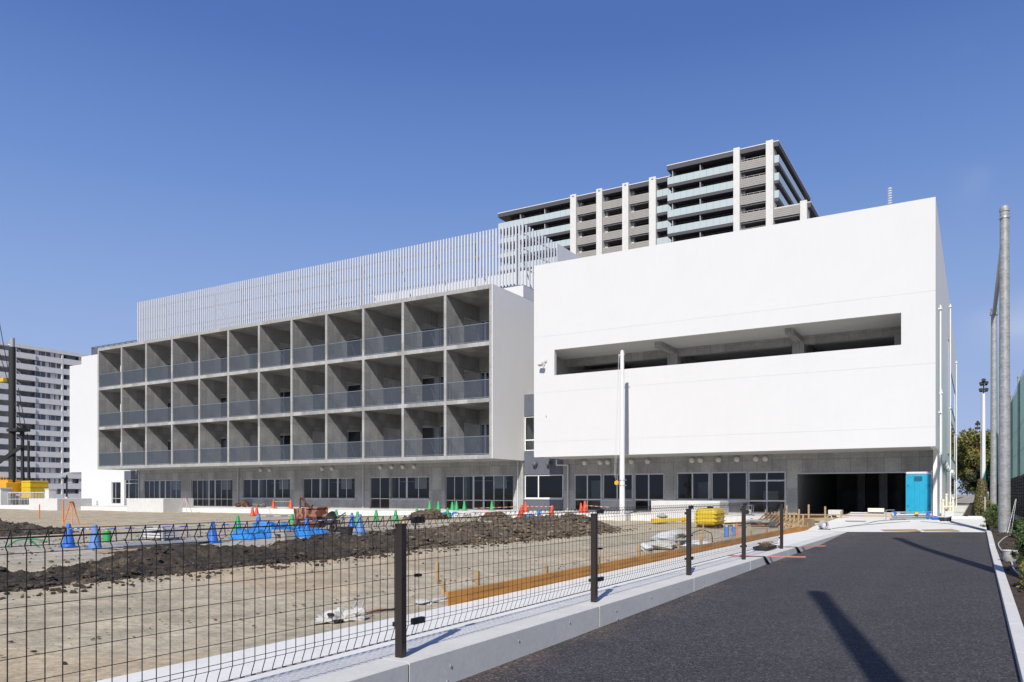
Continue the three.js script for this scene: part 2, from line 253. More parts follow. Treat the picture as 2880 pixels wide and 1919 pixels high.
// ---------------------------------------------------------------- school block with the deep balcony grid
{
  const X0 = -75.0, X1 = -28.57, ZF = -45.2, ZB = -49.45, ST = 3.917, Y0 = 3.94, NB = 12, FT = .22, P = (X1 - X0 - FT) / NB;
  const s = thing('school_building', 'long grey concrete school block with three tiers of deep balconies and roof louvres', 'building', [-52, FL, -54]);
  for (let k = 0; k < 4; k++) part(s, 'floor_slab', B(X0, X1, Y0 + k * ST, Y0 + k * ST + .28, -62, ZF), K.conc);
  for (let k = 0; k < 3; k++) {
    const y0 = Y0 + k * ST + .28, y1 = Y0 + (k + 1) * ST;
    for (let i = 0; i <= NB; i++) { const x = X0 + i * P; part(s, 'fin_wall', B(x, x + FT, y0, y1, ZF - 2.25, ZF), K.conc); part(s, 'beam', B(x + .01, x + FT - .01, y1 - 1.1, y1, ZB, ZF - 2.25), K.conc); }
    const holes = [];
    for (let i = 0; i < NB; i++) { const a = X0 + i * P + FT; holes.push(...(i % 2 ? [[a + .12, a + 3.5, y0 + .1, y0 + 2.6]] : [[a + .12, a + .95, y0 + .1, y0 + 2.6]])); }
    part(s, 'balcony_wall', wall(X0, X1, y0, y1, ZB - .2, ZB, holes), K.conc);
    for (const [a, b, c, d] of holes) win(s, a, b, c, d, ZB - .12, b - a > 2 ? [.12, .56] : [], [], K.dglass, .06, K.alu, 'window', [0]);
    for (const i of [1, 3, 5, 7, 9, 11]) part(s, 'vent_cap', new THREE.CylinderGeometry(.17, .17, .12, 18).rotateX(Math.PI / 2).translate(X0 + i * P + FT + 2.9, y0 + 3.12, ZB + .06), K.vent);
  }
  // one balcony railing, repeated 36 times
  const w = P - FT, rg = [B(.02, w - .02, 1.27, 1.31, -.03, .03), B(.02, w - .02, .06, .10, -.025, .025)], nb = 38;
  for (let i = 0; i <= nb; i++) { const x = .04 + (w - .08) * i / nb; rg.push(B(x - .006, x + .006, .1, 1.27, -.022, .022)); }
  for (const x of [w * .33, w * .66]) rg.push(rod([x, 1.05, -.03], [x + .18, .05, -.42], .018, 6));
  const rGeo = mergeGeometries(rg.map(uvm));
  for (let k = 0; k < 3; k++) for (let i = 0; i < NB; i++) piece(s, 'balcony_railing', rGeo, K.rail, X0 + i * P + FT, Y0 + k * ST + .28, ZF - .1);
  part(s, 'end_wall', B(X1, X1 + .045, Y0 + .004, 15.965, -62, ZF - .002), K.whiteLift);
  part(s, 'rear_wall', [B(X0, X1, FL, 15.9, -62.3, -62.02), B(X0 - .3, X0 - .02, 4, 15.9, -62, -49.8)], K.whiteLift);
  part(s, 'parapet', [B(X0, X1 + .04, 15.99, 16.85, ZB - .2, ZB), B(X1 - .16, X1 + .04, 15.99, 16.85, -62, ZB - .2)], K.white);
  // roof screen of upright louvre blades
  const lg = uvm(new RoundedBoxGeometry(.136, 4.5, .09, 1, .008)), n = 163;
  for (let i = 0; i < n; i++) piece(s, 'louvre_blade', lg, K.louv, X0 + .2 + (X1 - X0 - .2) * i / (n - 1), 16.92 + 2.25, ZB + .02);
  const lg2 = uvm(new RoundedBoxGeometry(.09, 4.5, .15, 1, .008));
  for (let i = 1; i <= 11; i++) piece(s, 'louvre_blade', lg2, K.louv, X1 + .02, 16.92 + 2.25, ZB - i * .495);
  part(s, 'screen_rail', [16.89, 18.2, 19.6, 20.7].flatMap((y, i) => [B(X0 + .1, X1 - .04, y - (i ? .05 : .035), y + (i ? .05 : .035), ZB - .17, ZB - .07), B(X1 - .12, X1 - .04, y - .05, y + .05, ZB - 5.6, ZB - .18)]), K.aluD);
  for (let i = 0; i <= NB; i++) { const x = X0 + .5 + i * (X1 - X0 - 1.2) / NB; part(s, 'screen_post', [B(x - .06, x + .06, 16, 20.75, ZB - .42, ZB - .26), rod([x, 20.5, ZB - .4], [x, 16.3, ZB - 3.2], .045, 6)], K.alu); }
  part(s, 'roof_wall', [B(X1 - .14, X1 + .06, 16.86, 21.42, -59.1, -55.0)], K.white);
  part(s, 'penthouse', [B(-47, -30.2, 16, 19.5, -59.5, -54.2), B(-58, -52, 16, 18.6, -60, -55)], K.white);
  for (const [a, b, h, d] of [[-46.5, -43, 2.1, -53], [-42.5, -40.8, 1.7, -52.6], [-51.6, -48, 2.3, -54], [-66, -60, 1.9, -53.4], [-73, -69, 1.6, -54], [-38.6, -36, 1.5, -52.8]]) part(s, 'roof_unit', [B(a, b, 16.0, 16 + h, d - 1.4, d), B(a + .1, b - .1, 16 + h, 16 + h + .08, d - 1.3, d - .1)], K.grey);
  part(s, 'roof_duct', [rod([-70, 18.9, -53], [-48, 18.9, -53], .12, 8), rod([-46, 17.9, -52.4], [-31, 17.9, -52.4], .09, 8)], K.galv);
  // ground floor: cast wall set back under the balconies, glazed openings, down pipes, vents
  const DB = FL + .02, H = [[-73.94, -67.96, DB, 2.86], [-66.32, -60.34, DB, 2.86], [-58.89, -52.69, 1.1, 2.86], [-51.1, -45.0, 1.1, 2.86], [-43.33, -41.25, DB, 2.87], [-41.17, -37.19, 1.11, 2.87], [-35.62, -29.43, DB, 2.88]];
  part(s, 'ground_wall', wall(X0 + .25, X1, FL - .2, Y0, -49.75, -49.5, H), K.conc);
  for (const [a, b, c, d] of H) {
    const L = b - a, door = c < .5;
    if (L > 5 && door) win(s, a, b, c, d, -49.62, [.135, .27, .42, .57, .72, .86], [1.0], K.glass, .05, K.alu, 'glazed_door', [2, 3]);
    else if (L > 5) win(s, a, b, c, d, -49.62, [.165, .335, .5, .67, .835], [], K.glass, .055, K.alu, 'window', [1, 3]);
    else if (door) win(s, a, b, c, d, -49.62, [.5], [1.1], K.glass, .055, K.alu, 'glazed_door');
    else win(s, a, b, c, d, -49.62, [.22, .42, .72], [], K.glass, .055, K.alu, 'window', [1]);
    if (!door) part(s, 'window_sill', B(a - .06, b + .06, c - .075, c - .004, -49.5, -49.43), K.alu);
  }
  for (const x of [-74.72, -59.46, -44.01, -28.98]) part(s, 'down_pipe', [CY(x, FL, Y0, -49.43, .05, .05, 12), ...[1, 2.2, 3.4].map((y) => B(x - .065, x + .065, y, y + .03, -49.5, -49.37))], K.pipe);
  const vg = uvm(mergeGeometries([new THREE.CylinderGeometry(.165, .165, .13, 20).rotateX(Math.PI / 2).translate(0, 0, .065), new THREE.SphereGeometry(.16, 16, 6, 0, 6.29, 0, 1.57).rotateX(Math.PI / 2).scale(1, 1, .35).translate(0, 0, .13)].map(uvm)));
  for (const x of [-56.41, -55.23, -48.7, -47.56, -42.13, -40.94, -39.79, -38.66]) piece(s, 'vent_cap', vg, K.vent, x, 3.68, -49.5);
  for (let i = 0; i < 7; i++) part(s, 'soffit_light', CY(-72 + i * 6.7, Y0 - .025, Y0, -47.3, .09, .09, 14), K.pipeW);
  part(s, 'room_shell', [B(X0 + .3, X1 - .1, FL - .3, FL - .02, -58, -49.75), B(X0 + .3, X1 - .1, FL, Y0, -58.2, -58), ...[-67, -59.6, -52, -44.2, -36.4].map((x) => B(x - .1, x + .1, FL, Y0, -58, -49.8)), B(X0 + .3, X1 - .1, 3.3, 3.34, -58, -49.76)], K.inner);
  for (const x of [-71, -63.4, -55.6, -48, -40, -32.5]) { part(s, 'ceiling_lamp', B(x - 1.6, x + 1.6, 2.5, 2.56, -51.4, -51.3), K.pipeW); part(s, 'column', B(x - 2.2, x - 1.8, FL, 3.3, -51, -50.6), K.greyL); part(s, 'roller_blind', B(x + 1.0, x + 2.2, 1.9, 2.95, -50.02, -50.0), K.curtain); }
  for (const x of [-71.8, -64, -47, -33.6]) part(s, 'work_table', [B(x - 1, x + 1, 1.0, 1.05, -51.9, -51.1), ...[-.9, .9].map((d) => B(x + d - .03, x + d + .03, FL, 1.0, -51.6, -51.5))], K.curtain);
  for (const [x, w2] of [[-70, 2.4], [-62.5, 3], [-55.4, 2], [-48, 2.6], [-40.2, 2.2], [-32.3, 3.2]]) part(s, 'shelf_unit', [B(x - w2 / 2, x + w2 / 2, FL, 1.35, -53.4, -52.9), B(x - w2 / 2, x + w2 / 2, 1.36, 1.4, -53.5, -52.85)], K.innerD);
  // white wing at the west end
  part(s, 'wing_wall', [wall(-85.1, -77.25, FL - .2, 3.9, -49.7, -49.45, [[-79.5, -77.85, .45, 2.75]]), B(-87.4, X0, 3.9, 15.86, -49.7, -49.45), B(-85.1, X0, 15.86, 16.7, -49.7, -49.45), B(-87.4, -87.2, 3.9, 15.86, -62, -49.7), B(-85.1, -84.9, FL, 3.9, -62, -49.7)], K.white);
  part(s, 'wing_roof', [B(-85.1, X0, 16.3, 16.5, -62, -49.7), B(-87.2, X0, 3.7, 3.88, -62, -49.72)], K.slab);
  win(s, -79.5, -77.85, .45, 2.75, -49.6, [.35], [1.0], K.glass, .05);
  part(s, 'wing_panel', [B(-77.25, X0 + .25, 3.02, 3.9, -49.7, -49.5)], K.navy);
  win(s, -77.2, X0 + .22, FL, 3.0, -49.6, [.25, .75], [1.0, 2.6], K.glass, .05);
  part(s, 'roof_railing', [B(-83.4, X0, 17.52, 17.6, -49.6, -49.54), ...range(-83.3, X0 - .1, 1.05).map((x) => B(x - .04, x + .04, 16.5, 17.52, -49.61, -49.53)), B(-83.3, X0, 16.56, 17.45, -49.59, -49.57), B(-83.4, -83.34, 16.5, 17.6, -56, -49.6)], K.navy);
  part(s, 'meter_box', [B(-82.4, -81.9, FL + .05, .75, -49.44, -49.25), B(-82.36, -81.94, .3, .7, -49.25, -49.23)], K.greyL);
}

// ---------------------------------------------------------------- link between the blocks
{
  const s = thing('link_building', 'narrow slate grey link with strip windows between the white hall and school', 'building', [-27, FL, -52]);
  part(s, 'panel', B(-28.5, -25.32, 2.9, 4.62, -49.8, -49.55), K.navy); part(s, 'panel', B(-28.5, -25.32, FL - .2, 1.12, -49.8, -49.55), K.navy); part(s, 'panel', B(-28.5, -25.32, 7.2, 8.8, -49.8, -49.55), K.navy);
  win(s, -28.5, -25.32, 1.16, 2.88, -49.66, [.36], [], K.glass, .07, K.pipeW); win(s, -28.5, -25.32, 4.66, 7.18, -49.66, [.4], [5.45], K.glass, .07, K.pipeW);
  part(s, 'sill', B(-28.5, -25.32, 1.10, 1.155, -49.58, -49.48), K.pipeW);
  part(s, 'room_shell', [B(-28.4, -25.4, FL - .2, FL - .1, -56, -49.8), B(-28.4, -25.4, FL, 8.6, -56.2, -56), B(-28.4, -25.4, 3.9, 4.2, -56, -49.82), B(-28.4, -25.4, 8.55, 8.7, -56, -49.82)], K.inner);
  const rl = []; for (let i = 0; i < 14; i++) rl.push(B(-28.2 + i * .2, -28.18 + i * .2, 4.3, 5.4, -50.3, -50.27)); part(s, 'inner_railing', [...rl, B(-28.3, -25.4, 5.4, 5.44, -50.32, -50.25)], K.greyL);
  for (const x of [-27.53, -26.39]) part(s, 'vent_hood', [new THREE.CylinderGeometry(.19, .19, .2, 18).rotateX(Math.PI / 2).translate(x, 3.68, -49.45), new THREE.SphereGeometry(.19, 16, 8, 0, 6.29, 0, 1.57).rotateX(1.15).translate(x, 3.68, -49.35)], K.navy);
  for (const x of [-27.3, -26.95]) part(s, 'roof_pipe', [CY(x, 8.8, 10.4, -49.9, .04), CY(x, 10.4, 10.52, -49.9, .07)], K.greyL);
}

// ---------------------------------------------------------------- white hall: a closed box over a set-back ground floor
{
  const X0 = -25.25, X1 = -1.72, ZF = -45.2, s = thing('hall_building', 'large plain white box hall with a long slot opening above a concrete ground floor', 'building', [-13.5, FL, -60]);
  const O = [-23.72, -3.30, 9.285, 10.96];
  for (const [a, b] of [[3.94, 4.934], [4.941, 8.194], [8.201, 11.904], [11.911, 16.70]]) part(s, 'wall_panel', wall(X0, X1, a, b, ZF - .3, ZF, a > 8 && a < 9 ? [O] : []), K.white);
  part(s, 'joint_backing', [4.9375, 8.1975, 11.9075].map((y) => B(X0 + .02, X1 - .02, y - .1, y + .1, ZF - .28, ZF - .008)), K.white);
  part(s, 'soffit', B(X0 + .01, X1 - .02, 3.95, 4.3, -49.6, ZF - .3), K.soffit);
  part(s, 'roof', B(X0 + .25, X1 - .28, 16.2, 16.45, -93, ZF - .3), K.slab);
  part(s, 'side_wall', [B(X1 - .28, X1, 3.94, 16.70, -49.3, ZF - .3), B(X1 - .28, X1, FL - .2, 16.70, -93, -49.3)], K.whiteLift);
  part(s, 'rear_wall', [B(X0, X0 + .25, 3.95, 16.7, -93, ZF - .3), B(X0, X0 + .25, FL, 3.94, -93, -49.8), B(X0 + .25, X1 - .28, FL, 16.7, -93, -92.8)], K.whiteLift);
  // terrace seen through the slot
  part(s, 'terrace_ceiling', B(X0 + .3, X1 - .3, 10.955, 11.2, -64, ZF - .32), K.white);
  part(s, 'terrace_floor', B(X0 + .3, X1 - .3, 8.2, 8.4, -64, ZF - .32), K.slab);
  part(s, 'terrace_wall', [B(X0 + .3, X1 - .3, 8.4, 10.95, -64.2, -64), B(X0 + .26, X0 + .5, 8.4, 10.95, -64, ZF - .34), B(X1 - .9, X1 - .3, 8.4, 10.95, -64, ZF - .34)], K.conc);
  for (const x of [-16.9, -9.1]) { part(s, 'beam', B(x - .21, x + .21, 10.62, 10.953, -64, ZF - .85), K.conc); part(s, 'column', B(x - .34, x + .34, 8.4, 10.62, -49.4, -48.7), K.conc); }
  part(s, 'column', B(-3.9, -2.7, 8.4, 10.953, -49.4, -48.7), K.conc);
  part(s, 'beam', B(X0 + .5, X1 - .9, 10.45, 10.95, -49.3, -48.8), K.conc);
  part(s, 'partition', [B(X0 + .5, -21.6, 8.4, 10.6, -52, -51.8), B(-21.6, -3, 8.4, 9.4, -56.2, -56)], K.inner);
  part(s, 'room_floor', B(X0 + .3, X1 - .3, 3.95, 4.3, -93, -49.6), K.inner);
  // ground floor
  const DB = FL + .02, W = [[-24.41, -22.3, DB, 2.87], [-22.2, -19.98, 1.1, 2.87], [-19.88, -17.74, DB, 2.87], [-16.89, -14.71, 1.1, 2.9], [-14.59, -12.31, 1.1, 2.9], [-12.25, -9.97, DB, 2.88]], G = [-9.28, -3.30, FL - .2, 2.77];
  part(s, 'ground_wall', wallD(X0 - .02, X1 - .01, FL - .2, 3.95, -49.78, -49.5, [...W, G]), K.conc);
  W.forEach(([a, b, c, d], i) => {
    if (i === 5) win(s, a, b, c, d, -49.6, [.5], [1.06, 2.32], K.glass, .08, K.alu, 'glazed_door');
    else win(s, a, b, c, d, -49.6, [.48], c < .5 ? [1.1] : [], K.glass, .08, K.alu, c < .5 ? 'glazed_door' : 'window');
    if (c > .5) part(s, 'window_sill', B(a - .05, b + .04, c - .07, c - .004, -49.5, -49.43), K.alu);
  });
  part(s, 'room_shell', [B(X0 + .3, -9.9, FL - .2, FL - .02, -58, -49.8), B(X0 + .3, -9.6, FL, 3.9, -58.2, -58), B(-9.6, -9.4, FL, 3.94, -66, -49.8), ...[-17.3, -12.3].map((x) => B(x - .09, x + .09, FL, 3.9, -58, -49.82))], K.inner);
  for (const [x, z, h] of [[-23.4, -51.2, 2.2], [-20.8, -50.8, 1.5], [-15.6, -51.5, 2.0], [-11.2, -51.0, 1.4]]) part(s, 'cabinet', B(x - .45, x + .45, FL, FL + h, z - .4, z), K.greyL);
  part(s, 'garage_shell', [B(-9.4, X1 - .3, FL - .2, FL - .01, -66, -49.5), B(-9.4, X1 - .3, FL, 3.94, -66.2, -66), B(-3.0, -2.8, FL, 3.94, -66, -49.8)], K.conc);
  for (const z of [-53.5, -58.5]) part(s, 'garage_beam', B(-9.4, -3, 3.3, 3.94, z - .25, z + .25), K.conc);
  part(s, 'garage_door_frame', B(-9.28, -3.3, 2.70, 2.765, -49.72, -49.56), K.alu);
  for (const [x, z] of [[-6.9, -60], [-5.2, -57], [-4.6, -62]]) part(s, 'garage_post', B(x - .25, x + .25, FL, 3.3, z - .25, z + .25), K.conc);
  const vg = mergeGeometries([new THREE.CylinderGeometry(.165, .165, .13, 20).rotateX(Math.PI / 2).translate(0, 0, .065), new THREE.SphereGeometry(.16, 16, 6, 0, 6.29, 0, 1.57).rotateX(Math.PI / 2).scale(1, 1, .35).translate(0, 0, .13)].map(uvm));
  for (const x of [-23.55, -22.36, -21.78, -20.03, -18.87, -15.83, -15.26, -14.08, -12.92, -11.74, -11.17]) piece(s, 'vent_cap', vg, K.vent, x, 3.68, -49.5);
  part(s, 'down_pipe', [CY(-25.95 + .35, 3.55, 3.94, -49.1, .055), rod([-25.6, 3.55, -49.1], [-24.85, 3.55, -49.35], .055, 10), CY(-24.85, FL, 3.6, -49.4, .06)], K.pipe);
  // flood lamp and hook on the front, drain pipes and vents on the east side
  part(s, 'flood_lamp', [B(-24.42, -24.26, 10.2, 10.36, -45.2, -45.12), rod([-24.34, 10.28, -45.14], [-24.45, 10.1, -44.8], .025, 6), new THREE.BoxGeometry(.36, .2, .24).rotateX(-.45).rotateY(-.2).translate(-24.5, 10.03, -44.76)], K.greyL);
  part(s, 'wall_hook', B(-24.34, -24.28, 6.6, 6.72, -45.2, -45.13), K.greyL);
  const X = X1 + .1;
  for (const [z, y0, y1] of [[-48.8, FL, 11.9], [-50.0, FL, 7.4], [-69, FL, 16.2], [-92, FL, 15.2]]) part(s, 'drain_pipe', [CY(X, y0, y1, z, .045, .045, 12), ...[y1 - .25, y1 * .5].map((y) => B(X1, X + .08, y, y + .07, z - .12, z + .12))], K.pipeW);
  for (const [z, y] of [[-57, 3.4], [-60, 3.3], [-63, 3.25], [-74, 3.3], [-77, 3.25]]) part(s, 'side_vent', new THREE.SphereGeometry(.2, 12, 8).scale(.8, 1, 1).translate(X1 + .1, y, z), K.pipeW);
  for (const [z0, z1, y0, y1] of [[-72, -90, 8.8, 11.6], [-72, -90, 4.6, 7.6], [-73, -90, .9, 3.0], [-66.3, -67.2, 4.4, 13]]) { const w = part(s, 'side_window', [B(X1, X1 + .05, y0, y0 + .1, z1, z0), B(X1, X1 + .05, y1 - .1, y1, z1, z0), B(X1, X1 + .05, y0, y1, z0, z0 - .1), B(X1, X1 + .05, y0, y1, z1, z1 + .1)], K.aluD); part(w, 'pane', B(X1 + .002, X1 + .02, y0 + .1, y1 - .1, z1 + .1, z0 - .1), K.dglass); }
  const ant = solo('antenna', 'slim ringed aerial rising behind the white hall roof', 'antenna', [CY(-4.66, 16.45, 21.1, -55, .03, .02, 8), ...range(17.6, 21, .155).map((y) => CY(-4.66, y, y + .03, -55, .13, .13, 10)), CY(-4.85, 16.45, 20, -55, .02)], K.pipeW, [-4.66, 16.45, -55]);
}
// ---------------------------------------------------------------- apartment tower behind the hall
{
  const s = thing('apartment_tower', 'tall apartment tower with white piers and pale glass balconies behind the white hall', 'building', [-52, 0, -146]), F = 2.93;
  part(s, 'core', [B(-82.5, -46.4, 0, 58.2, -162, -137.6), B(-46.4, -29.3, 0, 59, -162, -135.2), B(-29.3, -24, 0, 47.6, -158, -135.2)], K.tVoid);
  const fascia = (x0, x1, y, zf, zb) => { part(s, 'roof_edge', B(x0, x1, y - .75, y, zb, zf), K.tFascia); part(s, 'coping', B(x0 - .04, x1 + .04, y, y + .14, zb, zf + .05), K.tWhite); };
  fascia(-84.1, -47.2, 59.0, -135.4, -162); fascia(-47.1, -27.9, 59.9, -132.9, -162); fascia(-28.6, -22.9, 48.9, -133.2, -158);
  const slat = (x0, x1, y0, y1, z) => part(s, 'slatted_parapet', [B(x0, x1, y0, y1, z - .14, z - .05), ...[0, 1, 2, 3, 4].map((k) => B(x0, x1, lerp(y0, y1, k / 5), lerp(y0, y1, (k + .86) / 5), z - .05, z))], K.tGrey);
  const glass = (x0, x1, y, z) => {                                   // clear panels on a dark slab edge
    const n = Math.max(1, Math.round((x1 - x0) / 1.2)), w = (x1 - x0) / n;
    part(s, 'slab_edge', B(x0, x1, y - 1.75, y - 1.22, z - 2.4, z - .02), K.tFascia);
    for (let i = 0; i < n; i++) part(s, 'glass_panel', B(x0 + i * w + .012, x0 + (i + 1) * w - .012, y - 1.24, y, z - .02, z + .02), K.tGlass);
  };
  for (let k = 0; k < 9; k++) {
    const yl = 57.0 - k * F, yr = 57.85 - k * F;
    glass(-84.1, -67.4, yl, -135.5); glass(-49.95, -46.6, yl, -135.5); glass(-47.05, -35.3, yr, -133);
    for (const [a, b] of [[-66.15, -61.86], [-60.68, -56.55], [-55.34, -51.29]]) { slat(a, b, yl - 1.48, yl, -135.6); part(s, 'floor_edge', B(a, b, yl - 1.75, yl - 1.5, -137.6, -135.8), K.tDark); part(s, 'divider', B(a, a + .5, yl - 1.5, yl + 1.2, -137.5, -136.6), K.tWhite); }
    slat(-34.2, -29.9, yr - 1.48, yr, -133.05); part(s, 'floor_edge', B(-34.2, -29.9, yr - 1.75, yr - 1.5, -135.2, -133.25), K.tDark); part(s, 'hand_rail', [rod([-34.2, yr + .25, -133.1], [-29.9, yr + .25, -133.1], .03, 5), ...range(-34, -30, 1).map((x) => CY(x, yr, yr + .25, -133.1, .02, .02, 5))], K.tWhite);
    part(s, 'divider', B(-34.2, -33.7, yr - 1.5, yr + 1.2, -135.1, -134.2), K.tWhite);
    for (const x of [-79, -73.4]) part(s, 'divider', B(x - .04, x + .04, yl - 1.2, yl + 1.25, -137.5, -135.7), K.greyL);
    for (const x of [-46.2, -41.2]) part(s, 'divider', B(x - .04, x + .04, yr - 1.2, yr + 1.25, -135.1, -133.2), K.greyL);
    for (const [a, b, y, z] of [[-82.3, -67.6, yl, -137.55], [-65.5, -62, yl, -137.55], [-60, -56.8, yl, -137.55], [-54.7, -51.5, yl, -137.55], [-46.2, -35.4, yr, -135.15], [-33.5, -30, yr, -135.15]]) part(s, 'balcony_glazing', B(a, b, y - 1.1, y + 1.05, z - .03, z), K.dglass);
    if (k < 4) {                                                      // balconies of the east side
      part(s, 'slab_edge', B(-29.2, -27.95, yr - 1.75, yr - 1.22, -160, -133.4), K.tFascia);
      for (let i = 0; i < 17; i++) part(s, 'glass_panel', B(-27.97, -27.93, yr - 1.24, yr, -133.45 - i * 1.55, -134.95 - i * 1.55), K.tGlass);
      part(s, 'glass_panel', B(-28.68, -27.98, yr - 1.24, yr, -133.45, -133.41), K.tGlass);
    }
    if (k > 3 && 47.4 - (k - 4) * F > 36) { const y = 48.9 - (k - 4) * F; slat(-28.7, -24.5, y - 1.5, y, -133.1); part(s, 'floor_edge', B(-28.7, -24.5, y - 1.8, y - 1.52, -135.2, -133.3), K.tDark); }
  }
  for (const [a, b, z, y] of [[-67.38, -66.15, -135.0, 59.45], [-61.86, -60.68, -135.0, 59.45], [-56.55, -55.34, -135.0, 59.45], [-51.29, -49.99, -135.0, 59.45], [-35.26, -34.21, -132.6, 60.25], [-29.88, -28.71, -132.6, 60.25], [-24.45, -23.4, -132.6, 49.2]]) {
    part(s, 'pier', [B(a, b, 0, y, z - 2.8, z)], K.tWhite);
    if (y < 60 && y > 50) part(s, 'pier_vent', [B((a + b) / 2 - .18, (a + b) / 2 + .18, y - .5, y - .3, z, z + .05), B((a + b) / 2 - .22, (a + b) / 2 + .22, y - 18.3, y - 17.8, z, z + .05)], K.tDark);
  }
}

// ---------------------------------------------------------------- older apartment slab far to the west, end-on to the yard
{
  const X = -212, s = thing('apartment_block', 'grey balconied apartment slab far off at the left edge, behind the drilling rig', 'building', [X - 6, 0, -115]), F = 2.82, TOP = 40.2, dG = M([.10, .11, .13], .15, { phys: 1 });
  part(s, 'body', B(X - 14, X - 1.6, 0, TOP - .4, -150, -80), K.aDark); part(s, 'roof_edge', B(X - 14, X + .1, TOP - .9, TOP, -150, -105.7), K.aGrey); part(s, 'roof_edge', B(X - 14, X + .1, TOP - .9, TOP, -104.2, -80), K.aGrey);
  part(s, 'stair_shaft', B(X - 14, X - 2, 0, TOP - 1.2, -105.6, -104.3), K.aGrey);
  for (const z of [-117.9, -105.9, -125.6, -131.5, -100.5]) part(s, 'pier', B(X - 1.6, X + .02, 0, TOP - .9, z - .35, z + .1), K.aGrey);
  const cur = mulberry(5);
  for (let k = 0; k < 14; k++) {
    const y = TOP - 2.1 - k * F;                                      // parapet top of this storey
    for (const [a, b] of [[-110.9, -106], [-104.2, -90]]) part(s, 'balcony', [B(X - 1.5, X + .25, y - 1.42, y - 1.22, b * 1, a), B(X + .1, X + .25, y - 1.22, y, b, a)], K.aGrey);
    part(s, 'window_band', B(X - 1.6, X, y - 1.42, y, -117.8, -110.95), K.aGrey); part(s, 'window_band', B(X - 1.6, X, y - 1.42, y + .1, -135, -118.3), K.aGrey);
    part(s, 'window', B(X - .62, X - .6, y, y + 1.35, -117.7, -111), dG);
    for (let i = 0; i < 5; i++) { const z = -111.15 - i * 1.33; part(s, 'mullion', B(X - .6, X - .52, y, y + 1.35, z - .05, z + .05), K.greyL); if (cur() > .25) part(s, 'curtain', B(X - .585, X - .57, y + .05, y + 1.3, z - .1 - 1.1 * cur(), z - .08), K.curtain); }
    for (const z of [-119.2, -122.4, -127.4]) { part(s, 'window', B(X - .3, X - .28, y + .12, y + 1.3, z - 2.4, z), dG); if (cur() > .4) part(s, 'curtain', B(X - .27, X - .26, y + .15, y + 1.28, z - 1.2 - cur(), z - .2), K.curtain); }
    part(s, 'brace', rod([X - .2, y + 1.2, -105.9], [X - .2, y + .1, -107.4], .12, 5), K.greyL);
    for (const z of [-108.2, -97, -101.5]) part(s, 'balcony_door', B(X - 1.58, X - 1.55, y - 1.1, y + 1, z - 1.5, z), dG);
    part(s, 'balcony_drain', CY(X - .1, y - 1.4, y + 1.4, -110.6, .06, .06, 6), K.black);
  }
}
